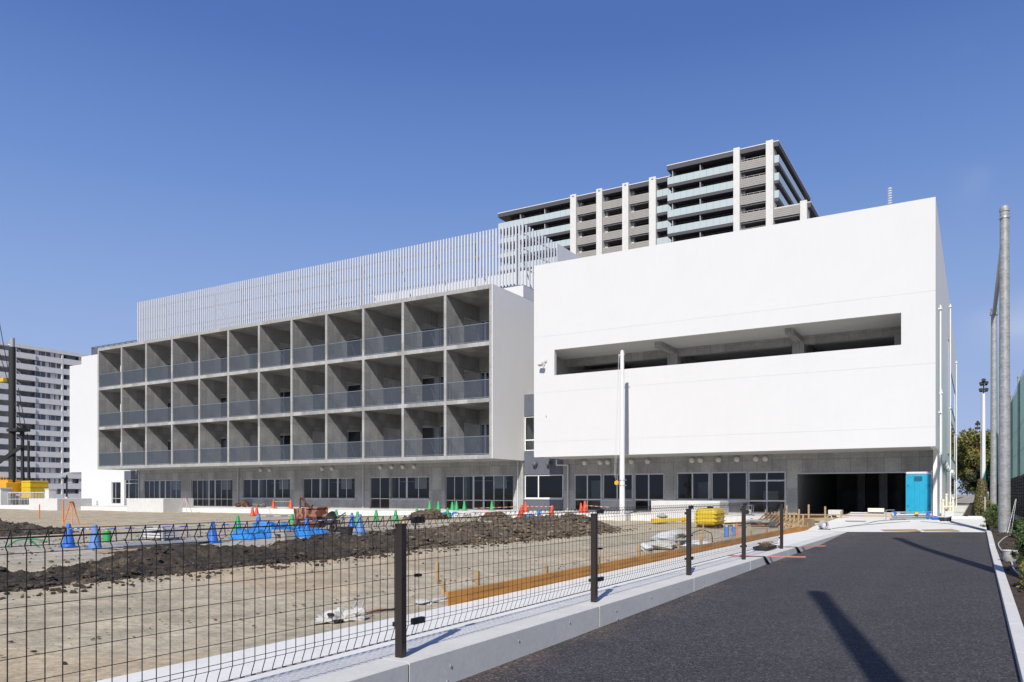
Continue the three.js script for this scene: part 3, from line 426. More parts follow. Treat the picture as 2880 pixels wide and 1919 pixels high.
// ---------------------------------------------------------------- drilling rig and street edge at the left
{
  const s = thing('drilling_rig', 'black drilling rig mast with cables and an orange chassis behind the gate', 'machine', [-117.2, -.2, -58.2]);
  part(s, 'mast', [CY(-117.2, 1.2, 22.3, -58.2, .45, .42, 18)], K.blackR); part(s, 'mast_head', [CY(-117.2, 22.3, 23.6, -58.2, .3, .3, 12)], K.grey);
  part(s, 'chassis', [RB(-120.6, -116.5, 1.5, 3.1, -60, -57, .1)], K.yelO); part(s, 'chassis_deck', [B(-120.2, -116.8, 3.1, 3.5, -59.4, -57.4), ...range(-120, -117, .75).map((x) => CY(x, 3.5, 4.1, -57.3, .04, .04, 6)), rod([-120, 4.1, -57.3], [-117, 4.1, -57.3], .04, 6)], K.yelO);
  for (const z of [-60.2, -56.8]) part(s, 'crawler_track', RB(-121, -115.6, -.2, 1.2, z - .4, z + .4, .4, 3), K.blackR);
  part(s, 'stay', [plank([-119.5, 5.3, -56.6], [-115.6, 8.2, -58.6], .3, .45), plank([-119.4, 4.9, -56.4], [-116.2, 7.6, -58.2], .18, .25)], K.black);
  part(s, 'platform', [B(-117.6, -114.8, 10.3, 10.7, -59.4, -57.6), CY(-115.4, 9.4, 11.2, -58.6, .3)], K.blackR);
  for (const [p, q] of [[[-118.9, 27.5, -57], [-116.6, 13.2, -58.4]], [[-118.9, 22, -57.2], [-116.9, 14, -58.4]], [[-116.4, 16.5, -58.6], [-115.2, 10.5, -59]], [[-116.6, 14.5, -58.7], [-115.6, 1.5, -59.2]], [[-115.2, 10, -59.2], [-114.6, 1.6, -59.4]]]) part(s, 'cable', rod(p, q, .055, 6), K.black);
  part(s, 'kelly_bar', [CY(-115.9, 1.2, 9.2, -58.9, .22, .22, 12), CY(-114.9, 2.4, 9, -59.2, .16, .16, 10)], K.blackR);
  part(s, 'winch_box', [RB(-119.2, -118.1, 17.4, 18.0, -58.0, -57.4, .05)], K.yel);
  const tk = thing('site_tank', 'orange-yellow box tank beside the drilling rig behind the gate', 'tank', [-114.8, -.2, -59.6]);
  part(tk, 'body', RB(-116.0, -113.5, .9, 3.35, -61.2, -58.7, .05), K.yel); part(tk, 'skid', B(-116, -113.5, -.2, .9, -61.2, -58.7), K.blackR); part(tk, 'rib', [1.6, 2.4, 3.1].map((y) => B(-116.03, -113.46, y, y + .08, -61.24, -58.66)), K.yelO);
  const gt = thing('yard_gate', 'pale sliding bar gate across the yard entrance at the left', 'gate', [-92, -.2, -47.6]);
  part(gt, 'gate_rail', [plank([-94.2, 1.66, -46.3], [-90.6, 1.66, -48.4], .07, .09), plank([-94.2, .05, -46.3], [-90.6, .05, -48.4], .07, .1), plank([-94.2, .9, -46.3], [-90.6, .9, -48.4], .05, .06)], K.offw);
  for (let i = 0; i <= 24; i++) { const t = i / 24; part(gt, 'gate_bar', CY(lerp(-94.2, -90.6, t), -.05, 1.66, lerp(-46.3, -48.4, t), i % 8 ? .024 : .05, i % 8 ? .024 : .05, 6), K.offw); }
  const gp = thing('gate_pier', 'white square pier at the left end of the bar gate', 'pier', [-94.9, -.2, -46.2]); part(gp, 'shaft', B(-95.4, -94.3, -.2, 2.1, -46.7, -45.6), K.tWhite); part(gp, 'cap', B(-95.5, -94.2, 2.1, 2.2, -46.8, -45.5), K.tWhite);
  const gp2 = thing('gate_pier', 'short pale pier at the right end of the bar gate beside the solar lamp', 'pier', [-90.1, -.2, -48.8]); part(gp2, 'shaft', B(-90.5, -89.7, -.2, 2.0, -49.2, -48.4), K.tWhite); part(gp2, 'cap', B(-90.55, -89.65, 2.0, 2.08, -49.25, -48.35), K.tWhite);
  const gw = thing('site_hoarding', 'pale metal panel wall at the far left edge beside the gate pier', 'fence', [-98, -.2, -45]); for (let i = 0; i < 5; i++) part(gw, 'panel', B(-95.6 - i * 1.2 - 1.18, -95.6 - i * 1.2, -.2, 1.75, -45.5 + i * .35, -45.42 + i * .35), K.offw);
  const bw = thing('boundary_wall', 'low grey wall with a darker doorway behind the solar lamp', 'wall', [-97, -.2, -61]); part(bw, 'wall_section', [B(-101.6, -97.6, -.2, 2.3, -61.5, -61.2), B(-97.6, -95.4, -.2, 1.5, -61.5, -61.2)], K.tGrey); part(bw, 'shed', B(-97.5, -91, -.2, 2.6, -66, -62.5), K.aDark);
  const sh = thing('shop_building', 'low grey shop front with a small red and yellow sign, left of the white wing', 'building', [-112, -.2, -78]);
  part(sh, 'wall_block', [B(-120, -100, -.2, 7.6, -86, -78)], K.aGrey); part(sh, 'canopy', B(-121, -99, 6.6, 7.2, -78, -76.6), K.aDark); part(sh, 'window_strip', B(-119, -101, 4.3, 5.9, -78, -77.9), K.tGlass); part(sh, 'sign_board', B(-116, -101, 2.9, 3.7, -78, -77.85), K.cream); part(sh, 'sign_mark', [...[-114.6, -111, -110.4, -109.2, -108.5, -105, -104.2].map((x) => B(x, x + .45, 3.05, 3.55, -77.85, -77.82))], K.red); part(sh, 'sign_patch', B(-115.9, -114.8, 2.95, 3.65, -77.85, -77.83), K.yel); part(sh, 'shutter', B(-117, -102, -.2, 2.6, -77.98, -77.95), K.aDark);
  const sl = thing('solar_lamp', 'black pole lamp with a tilted solar panel left of the white wing', 'lamp', [-88.6, FL, -49.8]);
  part(sl, 'pole', CY(-88.6, -.1, 3.6, -49.8, .11, .08, 12), K.black); part(sl, 'footing', CY(-88.6, -.1, 1.15, -49.8, .3, .2, 14), K.offw); part(sl, 'solar_panel', new THREE.BoxGeometry(2.0, .06, 1.1).rotateX(.45).rotateZ(.1).translate(-88.8, 3.75, -49.7), K.tGlass); part(sl, 'lamp_head', B(-88.75, -88.1, 3.2, 3.35, -49.7, -49.3), K.black);
}
// ---------------------------------------------------------------- mesh fence on the kerb
{
  const XP = -4.53, XW = -4.592, G = 'brown mesh fence along the kerb';
  const fe = thing('mesh_fence', 'dark brown welded mesh fence on the kerb in the foreground', 'fence', [XP, 0, -10]);
  [-5.60, -9.82, -13.96, -17.92, -21.96].forEach((z) => {
    const p = part(fe, 'post', RB(XP - .04, XP + .04, 0, 1.215, z - .0375, z + .0375, .006, 1), K.fence); part(p, 'cap', RB(XP - .042, XP + .042, 1.21, 1.228, z - .04, z + .04, .006, 1), K.black);
    for (const y of [1.14, .72, .14]) part(p, 'bolt', CY(0, 0, .012, 0, .009, .009, 8).rotateZ(Math.PI / 2).translate(XP + .04, y, z + .008), K.bolt);
    part(p, 'bracket', [B(XW - .012, XP - .04, 1.12, 1.16, z - .03, z + .03), B(XW - .012, XP - .04, .28, .32, z - .03, z + .03)], K.black);
  });
  // one bent upright wire: hooked foot, straight run, kink, triangular rolled top
  const vw = uvm(poly([[.004, .162, 0], [-.040, .152, 0], [-.036, .168, 0], [0, .262, 0], [0, 1.178, 0], [-.022, 1.205, 0], [.036, 1.298, 0], [.046, 1.205, 0]], .0027, 5)), vwN = uvm(poly([[.004, .162, 0], [-.040, .152, 0], [-.036, .168, 0], [0, .262, 0], [0, 1.178, 0], [-.022, 1.205, 0], [.036, 1.298, 0], [.046, 1.205, 0]], .0036, 5));
  const L = 4.08, hz = [[-.045, .153], [0, .158], [0, .26], [0, .296], [0, .44], [0, .585], [0, .725], [0, .866], [0, 1.01], [0, 1.166], [-.026, 1.205], [.004, 1.254], [.032, 1.30], [.042, 1.21]];
  const hw = uvm(new THREE.CylinderGeometry(.0025, .0025, L, 5).rotateX(Math.PI / 2)), hw2 = uvm(new THREE.CylinderGeometry(.0055, .0055, L, 6).rotateX(Math.PI / 2));
  [2.27, -1.83, -5.93, -10.15, -14.28, -18.25].forEach((z0, i) => {
    const len = i === 5 ? 3.65 : (i === 2 ? 4.2 : 4.08), zc = z0 - len / 2, pn = sub(fe, 'mesh_panel'), n = 40;
    for (let k = 0; k <= n; k++) piece(pn, 'upright_wire', i < 2 ? vwN : vw, K.wire, XW, 0, z0 - .02 - (len - .04) * k / n);
    for (const [dx, y] of hz) { const o = piece(pn, 'cross_wire', Math.abs(y - 1.254) < .01 ? hw2 : hw, K.wire, XW + dx + .004, y, zc); o.scale.z = len / L; }
    for (const [y, w, h] of [[1.25, .085, .032], [.72, .035, .014], [.285, .085, .030]]) part(pn, 'clamp', [RB(XW - .02, XW + .028, y - h, y + h, z0 - w, z0 + w, .006, 1), CY(0, 0, .006, 0, .006, .006, 6).rotateZ(-Math.PI / 2).translate(XW + .031, y, z0 - w * .55), CY(0, 0, .006, 0, .006, .006, 6).rotateZ(-Math.PI / 2).translate(XW + .031, y, z0 + w * .55)], K.black);
  });
}
// ---------------------------------------------------------------- timber edge form beside the strip, pegs, far formwork
{
  const f = thing('edge_form', 'long orange plywood form board along the back of the concrete strip', 'formwork', [-6.12, -.1, -20]);
  for (const [z0, z1, x0, x1] of [[-8.5, -10.3, -6.075, -6.08], [-10.31, -12.1, -6.08, -6.085], [-12.11, -17.5, -6.085, -6.1], [-17.51, -22.9, -6.1, -6.11], [-22.91, -28.4, -6.11, -6.1], [-28.41, -33.8, -6.1, -5.9]]) part(f, 'form_board', plank([x0, .085, z0], [x1, .085, z1], .014, .185), K.plyO);
  part(f, 'batten', [plank([-6.115, .155, -8.52], [-6.12, .155, -22], .05, .04), plank([-6.12, .155, -22.02], [-6.12, .155, -33], .05, .04)], K.wood);
  const zs = [-9.4, -11.5, -13.6, -15.7, -18.3, -20.1, -23.1, -25.4, -27.6, -29.6, -31.4, -32.8];
  zs.forEach((z, i) => part(f, 'peg', [B(-6.22, -6.16, -.3, rr(.26, .42), z - .025, z + .025), plank([-6.18, .16, z + .04], [-6.62, -.1, z + .04 + rr(-.1, .1)], .035, .035)], K.wood));
  const g = thing('formwork_frame', 'pale timber formwork with slanted struts and pegs in front of the dark garage opening', 'formwork', [-8, 0, -38]);
  const line = [[-5.95, -33.9], [-6.1, -36.4], [-8.2, -39.2], [-9.6, -42.4]];
  for (let i = 0; i < 3; i++) part(g, 'form_board', plank([line[i][0], .16 + i * .05, line[i][1]], [line[i + 1][0], .21 + i * .05, line[i + 1][1]], .02, .32), K.wood);
  part(g, 'form_board', plank([-9.4, .4, -43.3], [-5.6, .4, -43.5], .3, .05), K.wood); part(g, 'form_board', plank([-9.3, .22, -43.45], [-6.2, .22, -43.45], .02, .3), K.ply);
  for (let i = 0; i < 11; i++) { const t = i / 10, x = lerp(-6.15, -9.5, t) - .1, z = lerp(-34.6, -42.6, t); part(g, 'peg', B(x - .035, x + .035, -.2, .5 + .28 * R(), z - .035, z + .035), K.wood); part(g, 'strut', plank([x, .45, z], [x - .55, -.05, z + rr(-.25, .25)], .05, .05), K.wood); }
  for (const [x, z, h] of [[-7.3, -41.9, .95], [-6.6, -42.5, .85], [-8.6, -43, .9], [-7.9, -42.6, .7], [-5.9, -42.9, .6]]) part(g, 'peg', B(x - .04, x + .04, -.1, h, z - .04, z + .04), K.wood);
}
// ---------------------------------------------------------------- soil: long dark ridge, rubble, sand
function ridge(name, label, cat, pts, mat, clodMat, amp, nc, tintF, seed) {   // pts: [x front, x back, z, height]
  const us = range(0, 1, 1 / 52), zs = range(pts[0][2], pts[pts.length - 1][2], .085), at = [(pts[0][0] + pts[0][1]) / 2, -.1, (pts[0][2] + pts[pts.length - 1][2]) / 2];
  const get = (z) => { for (let i = 0; i < pts.length - 1; i++) if (z <= pts[i][2] && z >= pts[i + 1][2]) { const t = (z - pts[i][2]) / (pts[i + 1][2] - pts[i][2]); return [0, 1, 3].map((q) => lerp(pts[i][q], pts[i + 1][q], t)); } return [pts[0][0], pts[0][1], 0]; };
  const g = sheet(us, zs, () => 0, () => [1, 1, 1]), p = g.attributes.position, uv = g.attributes.uv, c = g.attributes.color, top = (x, z, u, h) => { const e = Math.sin(Math.PI * clamp(u)), prof = Math.pow(e, .7); return -.16 + (h + .06) * prof * (.62 + .76 * fbm(x * .8 + seed, z * .8, 4096, 3)) + amp * prof * (fbm(x * 3.1 + seed, z * 3.1, 4096, 4) - .5) + amp * .55 * prof * (vn(x * 7.5 + seed, z * 7.5) - .5) + amp * .4 * prof * (vn(x * 17 + seed, z * 17) - .5); };
  for (let i = 0; i < p.count; i++) { const u = p.getX(i), z = p.getZ(i), [a, b, h] = get(z), x = lerp(a, b, u) + .5 * (fbm(z * .9 + seed, u * 2) - .5); p.setXYZ(i, x, top(x, z, u, h), z); uv.setXY(i, x, z); const t = tintF(x, z, u); c.setXYZ(i, ...t); }
  g.computeVertexNormals();
  const s = thing(name, label, cat, at); const m = mk('heap', g.translate(-at[0], -at[1], -at[2]), mat); base.set(m, at); s.add(m);
  const cl = []; for (let i = 0; i < nc; i++) { const z = rr(pts[0][2], pts[pts.length - 1][2]), [a, b, h] = get(z), u = R() < .35 ? rr(-.03, .1) : rr(.02, .95), x = lerp(a, b, u), r = z < -17 && R() < .3 ? rr(.04, .12) : .014 + .06 * Math.pow(R(), 3.4), k = tintF(x, z, u), v = rr(.7, 1.35) * (R() > .96 ? 2.4 : 1); cl.push(tinted(lump(x, top(x, z, u, h) + r * .25 + (u < .03 ? .05 : 0), z, r * rr(.8, 1.5), r * rr(.5, .9), r), k.map((q) => q * v))); }
  const o = part(s, 'clods', cl, clodMat); o.userData.kind = 'stuff'; return s;
}
ridge('soil_ridge', 'long ridge of dark turned soil running across the yard behind the mesh fence', 'soil heap', [[-13.4, -15.4, -2, .24], [-13.6, -15.6, -6, .28], [-13.5, -15.5, -8, .2], [-13.55, -16.3, -10.2, .35], [-13.6, -16.6, -14, .34], [-13.6, -16.6, -18, .38], [-13.3, -17.2, -22, .5], [-12.9, -17.3, -27, .55], [-13.2, -17.0, -31, .55], [-14.4, -16.6, -33.4, .05]], K.soil, K.clod, .26, 4200, (x, z) => { const w = Math.max(sstep(-15, -23, z), .55 * sstep(.56, .7, fbm(x * 2.2 + 5, z * 1.6 + 2))) * (.55 + .9 * fbm(x * 1.4, z * 1.4)), k = .8 + .6 * (fbm(x * .9 + 4, z * .9) - .2); return [k * lerp(1, 3.1, w), k * lerp(1, 3.0, w), k * lerp(1, 2.75, w)]; }, 11);
ridge('rubble_heap', 'grey broken rubble heap at the left edge of the yard', 'rubble', [[-30.6, -35.5, -13.6, .3], [-30.8, -35.5, -15.4, .55], [-31.2, -34.8, -17, .3], [-31.8, -33.6, -18.4, .03]], K.soil, K.clod, .34, 420, (x, z) => { const k = 1.9 + .9 * (fbm(x * 1.2, z * 1.2) - .5); return [k, k, k]; }, 47);
ridge('sand_heap', 'rounded heap of brown sand among green cones near the school doors', 'sand heap', [[-28.6, -30.8, -38.0, .1], [-28.4, -31.1, -39.0, .75], [-28.5, -31.0, -39.9, .7], [-28.8, -30.6, -40.8, .05]], K.soil, K.clod, .05, 60, () => [2.9, 2.6, 2.3], 71);
ridge('sand_heap', 'flat pale heap of spoil left of the leaning red cone', 'sand heap', [[-24.6, -26.2, -39.8, .08], [-24.4, -26.6, -40.8, .55], [-24.8, -26.4, -41.9, .05]], K.soil, K.clod, .1, 80, () => [3, 2.75, 2.4], 83);
{ // loose crumbs and pebbles strewn over the yard
  const cl = []; for (let i = 0; i < 800; i++) { const near = R() < .6, x = near ? rr(-12.9, -6.4) : rr(-60, -14), z = near ? rr(-2, -32) : rr(-6, -43), r = (near ? .006 : .018) + .024 * Math.pow(R(), 5), v = R() < .3 ? rr(1, 1.6) : rr(2.6, 4.6); cl.push(tinted(lump(x, -.085, z, r * 1.3, r * .6, r), [v, v * .95, v * .85])); }
  for (let i = 0; i < 900; i++) { const x = rr(-28, -17), z = rr(-9, -31), r = .015 + .04 * Math.pow(R(), 3), v = rr(1.6, 5); cl.push(tinted(lump(x, -.08, z, r * 1.3, r * .7, r), [v, v * .97, v * .92])); }
  for (let i = 0; i < 260; i++) { const z = rr(-3, -16), x = -8.6 - .05 * z + rr(-.25, .25) * (R() < .3 ? 3 : 1), r = .005 + .02 * Math.pow(R(), 5), v = rr(2.4, 4.6); cl.push(tinted(lump(x, -.095, z, r * 1.6, r * .5, r), [v, v * .9, v * .75])); }
  const o = mk(numbered('yard_crumbs'), geoOf(cl), K.clod); o.userData = { kind: 'stuff', label: 'loose crumbs and pebbles strewn over the dirt yard', category: 'pebbles' }; scene.add(o);
  const c2 = []; for (let i = 0; i < 900; i++) { const z = rr(-2, -33), side = Math.pow(R(), 2) * .9, x = -12.9 + side + (R() < .5 ? 0 : rr(-.5, .1)), r = .012 + .045 * Math.pow(R(), 2.5), v = rr(.7, 1.6); c2.push(tinted(lump(x - .35, -.08, z, r * 1.3, r * .7, r), [v, v * .95, v * .88])); }
  const o2 = mk(numbered('soil_scatter'), geoOf(c2), K.clod); o2.userData = { kind: 'stuff', label: 'crumbs of dark soil spilled along the foot of the ridge', category: 'soil' }; scene.add(o2);
}
// ---------------------------------------------------------------- traffic cones and striped bars
const coneG = (() => { const l = new THREE.LatheGeometry([[.195, .0], [.195, .02], [.172, .05], [.058, .655], [.058, .685], [.04, .70], [.0, .705]].map(([x, y]) => new THREE.Vector2(x, y)), 22); return uvm(mergeGeometries([uvm(l), uvm(new RoundedBoxGeometry(.42, .035, .42, 1, .012).translate(0, .0175, 0))])); })();
const bandG = uvm(new THREE.CylinderGeometry(.092, .107, .085, 20, 1, true).translate(0, .34, 0)), plateG = uvm(new RoundedBoxGeometry(.46, .05, .46, 1, .015).translate(0, .025, 0));
function cone(label, x, z, m, y = -.1, opt = {}) {
  const s = thing('traffic_cone', label, 'traffic cone', [x, y, z], opt.group), b = mk('cone_body', coneG, m); s.add(b); base.set(b, [0, 0, 0]);
  if (opt.plate) { const p = mk('base_plate', plateG, K.offw); p.position.y = 0; b.position.y = .05; s.add(p); }
  if (opt.h) s.scale.setScalar(opt.h / .705);
  if (opt.tilt) { s.rotation.z = opt.tilt; }
  if (opt.turn) s.rotation.y = opt.turn; return s;
}
const gb = 'blue cones holding the striped bars', gg = 'green cones in front of the school', gr = 'red cones by the buildings';
cone('bright blue cone, leftmost of the pair at the left of the yard', -23.2, -13.1, K.blue, -.09, { group: gb });
cone('faded scuffed blue cone, right one of the pair at the left of the yard', -22.1, -13.25, K.blueF, -.1, { group: gb });
cone('blue cone standing alone right of the silver sheets', -21.4, -16.78, K.blue, -.1, { group: gb });
cone('blue cone in front of the rusty mortar skip', -21.45, -20.97, K.blue, -.1, { group: gb });
cone('blue cone behind the blue tarpaulin', -28.2, -24.6, K.blue, -.1, { group: gb });
cone('scuffed blue cone between the skip and the first green cones, front of its pair', -20.9, -23.3, K.blueF, -.06, { group: gb, h: .76 });
cone('blue cone just left of the scuffed pair right of the skip', -25.4, -27.75, K.blue, -.1, { group: gb });
cone('blue cone half hidden behind the tipped barrow', -28.6, -29.9, K.blueF, -.1, { group: gb });
cone('small blue cone between the two leaning red cones', -22.0, -40.0, K.blue, -.1, { group: gb });
cone('green cone left of the blue tarpaulin', -26.6, -22.1, K.green, -.1, { group: gg });
cone('green cone just left of the rusty mortar skip', -26.2, -24.75, K.green, -.1, { group: gg });
cone('green cone behind the tipped barrow', -31.2, -32.8, K.green, -.1, { group: gg });
cone('green cone hidden behind the scuffed blue cone', -26.9, -29.8, K.green, -.1, { group: gg });
cone('green cone left of the nearest fence post, left one of two', -28.9, -33.55, K.green, -.1, { group: gg });
cone('green cone above the nearest fence post, right one of two', -27.95, -34.1, K.green, -.1, { group: gg });
cone('pale green cone left of the sand heap', -30.8, -39.7, K.green, -.1, { group: gg });
cone('green cone standing on the back of the sand heap, taller in view', -36.0, -48.0, K.green, FL, { group: gg });
cone('green cone just right of the sand heap', -34.0, -46.4, K.green, FL - .02, { group: gg });
cone('green cone in front of the blue sack pile', -28.95, -40.5, K.green, -.1, { group: gg });
cone('green cone, back left of the three before the glazed doors', -34.5, -48.9, K.green, FL, { group: gg });
cone('green cone, front one of the three before the glazed doors', -33.0, -47.3, K.green, FL, { group: gg });
cone('green cone, back right of the three before the glazed doors', -32.1, -47.0, K.green, FL, { group: gg });
cone('green cone on its own before the right leaf of the glazed doors', -30.6, -48.4, K.green, FL, { group: gg });
cone('red cone, left one of the close pair before the school windows', -45.0, -38.7, K.red, -.1, { group: gr });
cone('red cone, right one of the close pair before the school windows', -46.4, -40.3, K.redD, -.1, { group: gr });
cone('red cone on a white base, middle of the yellow and black bar', -50.8, -45.9, K.red, FL, { group: gr, plate: 1 });
cone('red cone on a white base at the right end of the yellow and black bar', -47.7, -44.9, K.red, FL, { group: gr, plate: 1 });
cone('leaning stack of red cones at the left end of the red and white bar', -21.2, -36.4, K.redD, .12, { group: gr, tilt: -.18, h: .8 });
cone('red cone just behind the leaning stack', -25.9, -45.2, K.red, FL, { group: gr });
cone('leaning red cone at the right end of the red and white bar', -19.9, -37.5, K.red, .08, { group: gr, tilt: -.12, h: .8 });
cone('tall red cone left of the white flagpole', -21.6, -45.4, K.red, FL, { group: gr, h: .78 });
cone('small red cone beside the tall red one left of the flagpole', -22.6, -46.9, K.red, FL, { group: gr, h: .62 });
function bar(label, p, q, a, b, n) {
  const at = [(p[0] + q[0]) / 2, (p[1] + q[1]) / 2, (p[2] + q[2]) / 2], s = thing('striped_bar', label, 'barrier bar', at, 'striped bars between cones'), P = V(...p), Q = V(...q);
  for (let i = 0; i < n; i++) { const u = P.clone().lerp(Q, i / n), v = P.clone().lerp(Q, (i + 1) / n); part(s, 'stripe', rod(u.toArray(), v.toArray(), .019, 8), i % 2 ? a : b); }
  part(s, 'ring', [new THREE.TorusGeometry(.075, .014, 6, 16).rotateX(Math.PI / 2).translate(...p), new THREE.TorusGeometry(.075, .014, 6, 16).rotateX(Math.PI / 2).translate(...q)], b);
}
const wh = K.offw;
bar('short blue and white bar between the first pair of blue cones', [-23.2, .47, -13.1], [-22.1, .46, -13.25], K.blue, wh, 9);
bar('blue and white bar from the faded blue cone to the lone blue cone', [-22.1, .46, -13.25], [-21.4, .47, -16.78], K.blue, wh, 13);
bar('blue and white bar from the lone blue cone to the skip', [-21.4, .47, -16.78], [-21.45, .47, -20.97], K.blue, wh, 13);
bar('blue and white bar right of the skip', [-21.45, .47, -20.97], [-20.9, .55, -23.3], K.blue, wh, 11);
bar('blue and white bar behind the tarpaulin', [-28.2, .48, -24.6], [-25.4, .48, -27.75], K.blue, wh, 13);
bar('yellow and black bar between the red cones by the school', [-46.4, .46, -40.3], [-50.8, .86, -45.9], K.black, K.yel, 15);
bar('striped bar between the two red cones on white bases', [-50.8, .86, -45.9], [-47.7, .86, -44.9], K.yel, wh, 11);
bar('red and white bar between the two leaning red cones', [-21.1, .82, -36.4], [-19.85, .8, -37.5], K.red, wh, 13);
bar('long red and white bar left of the leaning red cones', [-25.2, .65, -38], [-21.2, .80, -36.4], K.red, wh, 15);
bar('red and white bar by the red cones left of the flagpole', [-21.6, .75, -45.4], [-19.9, .66, -45.2], K.red, wh, 9);

// ---------------------------------------------------------------- yard objects
const box3 = (name, label, at, w, h, d, turn = 0) => { const s = thing(name, label, 'concrete block', at, 'pale concrete blocks along the apron'), b = mk('block', uvm(new RoundedBoxGeometry(w, h, d, 2, .015).translate(0, h / 2, 0)), K.tWhite), c = mk('joint', uvm(new THREE.BoxGeometry(.012, h * .98, d + .006).translate(w * .02, h / 2, 0)), K.grey); s.add(b, c); s.rotation.y = turn; return s; };
box3('concrete_block', 'pale concrete block left of the white wing', [-77.6, -.1, -43], 5.0, 1.15, 3.4); box3('concrete_block', 'pale concrete block behind the white tripod', [-62.2, -.1, -43.2], 5.2, 1.2, 3.0); box3('concrete_block', 'pale concrete block right of the flagpole under the hall windows', [-14.1, -.1, -43.6], 4.0, 1.2, 1.8);
{ const s = thing('flagpole', 'white flagpole with halyard and pulley in front of the white hall', 'flagpole', [-18.1, FL, -43.2]);
  part(s, 'pole', CY(-18.1, FL, 9.95, -43.2, .17, .115, 20), K.pipeW); part(s, 'finial', [CY(-18.1, 9.95, 10.02, -43.2, .12, .12, 16), new THREE.SphereGeometry(.085, 14, 8, 0, 6.3, 0, 1.6).translate(-18.1, 10.02, -43.2)], K.white); part(s, 'arm', [rod([-18.3, 9.82, -43.2], [-17.9, 9.82, -43.2], .02, 8), CY(-18.3, 9.7, 9.86, -43.2, .03)], K.white);
  part(s, 'halyard', [rod([-18.3, 9.8, -43.2], [-18.5, 2.35, -43.15], .008, 5), rod([-18.32, 9.8, -43.2], [-18.56, 2.5, -43.1], .008, 5)], K.greyL);
  for (const y of [2.0, 2.32]) part(s, 'clamp', [new THREE.TorusGeometry(.175, .018, 6, 20).rotateX(Math.PI / 2).translate(-18.1, y, -43.2), rod([-18.32, y, -43.2], [-17.86, y, -43.2], .015, 6), new THREE.SphereGeometry(.03, 8, 6).translate(-17.86, y, -43.2)], K.bolt);
  part(s, 'pulley', [new THREE.TorusGeometry(.11, .035, 8, 18).translate(-18.44, 2.16, -43.15), CY(0, -.03, .03, 0, .1, .1, 16).rotateX(Math.PI / 2).translate(-18.44, 2.16, -43.15)], K.yelO);
  part(s, 'footing', [B(-18.5, -17.7, -.2, .3, -43.7, -42.8)], K.tWhite); }
{ const s = thing('mortar_skip', 'rusty tipped mortar skip with wheels and lifting frame amid the cones', 'skip', [-24.2, -.1, -24.2]);
  const tub = new THREE.Shape([[-.95, .95], [1.05, 1.0], [1.0, .62], [.55, .12], [-.35, .10], [-.85, .6]].map(([x, y]) => new THREE.Vector2(x, y))); const tg = new THREE.ExtrudeGeometry(tub, { depth: 1.0, bevelEnabled: true, bevelSize: .03, bevelThickness: .03, bevelSegments: 2 }).translate(0, 0, -.5);
  tg.rotateY(-.5).rotateZ(.03).translate(-24.2, -.02, -24.2); part(s, 'tub', tg, K.rust); part(s, 'rim', [new THREE.BoxGeometry(2.1, .07, 1.12).rotateY(-.5).rotateZ(.05).translate(-24.15, .98, -24.2)], K.rust);
  for (const [dx, dz] of [[.1, .75], [.7, .55]]) part(s, 'wheel', [new THREE.TorusGeometry(.26, .09, 8, 18).rotateY(.25).translate(-24.2 + dx, .28, -24.2 + dz), new THREE.CylinderGeometry(.18, .18, .09, 16).rotateX(Math.PI / 2).rotateY(.25).translate(-24.2 + dx, .28, -24.2 + dz)], K.rustD);
  part(s, 'lifting_frame', [rod([-24.7, 1.0, -24.0], [-24.75, 1.55, -24.1], .04, 6), rod([-24.75, 1.55, -24.1], [-24.2, 1.05, -24.1], .05, 6), rod([-24.6, 1.4, -24.2], [-24.25, 1.1, -23.9], .04, 6), rod([-24.8, 1.06, -24.1], [-24.05, 1.08, -24.1], .03, 6), rod([-24.1, 1.0, -24.1], [-23.95, 1.15, -24.1], .03, 6)], K.rustD); s.position.set(-24.55, -.12, -24.25); s.scale.setScalar(.92); part(s, 'leg', [rod([-24.7, .4, -23.9], [-24.75, -.1, -23.7], .04, 6), rod([-24.9, .5, -24.5], [-24.95, -.1, -24.6], .04, 6)], K.rustD); }
{ const s = thing('tarpaulin', 'crumpled bright blue tarpaulin over materials left of the skip', 'tarpaulin', [-22.0, -.1, -19.6]), g = [];
  const fold = (x0, x1, z0, z1, h, sd) => { const q = sheet(range(0, 1, .03), range(0, 1, .05), () => 0, () => [1, 1, 1]), p = q.attributes.position; for (let i = 0; i < p.count; i++) { const u = p.getX(i), v = p.getZ(i), e = Math.min(u, 1 - u, v, 1 - v), rise = sstep(0, .22, e), w = fbm(u * 4 + sd, v * 3 + sd, 4096, 4), cr = Math.abs(vn(u * 11 + sd, v * 6) - .5) + .5 * Math.abs(vn(u * 23 + sd, v * 15) - .5); p.setXYZ(i, lerp(x0, x1, v) + .14 * (w - .5), -.09 + h * rise * (.55 + .8 * w) - .42 * h * cr * (.5 + rise) + .05 * cr, lerp(z0, z1, u) + .2 * (vn(v * 5 + sd, u * 2) - .5)); } q.deleteAttribute('color'); q.computeVertexNormals(); return q; };
  g.push(fold(-22.7, -21.3, -18.3, -19.6, .46, 3), fold(-22.8, -21.2, -18.9, -21.2, .55, 9), fold(-22.2, -20.7, -20.3, -21.7, .4, 17)); part(s, 'sheet', g, K.tarp);
  const c = thing('notched_block', 'grey notched concrete base block poking from under the blue tarpaulin', 'concrete block', [-20.75, -.1, -19.2]); part(c, 'block', [B(-21.2, -20.95, -.1, .24, -19.4, -19.0), B(-20.6, -20.35, -.1, .24, -19.4, -19.0), B(-20.95, -20.6, .1, .24, -19.4, -19.0)], K.tGrey); c.rotation.y = -.2; }
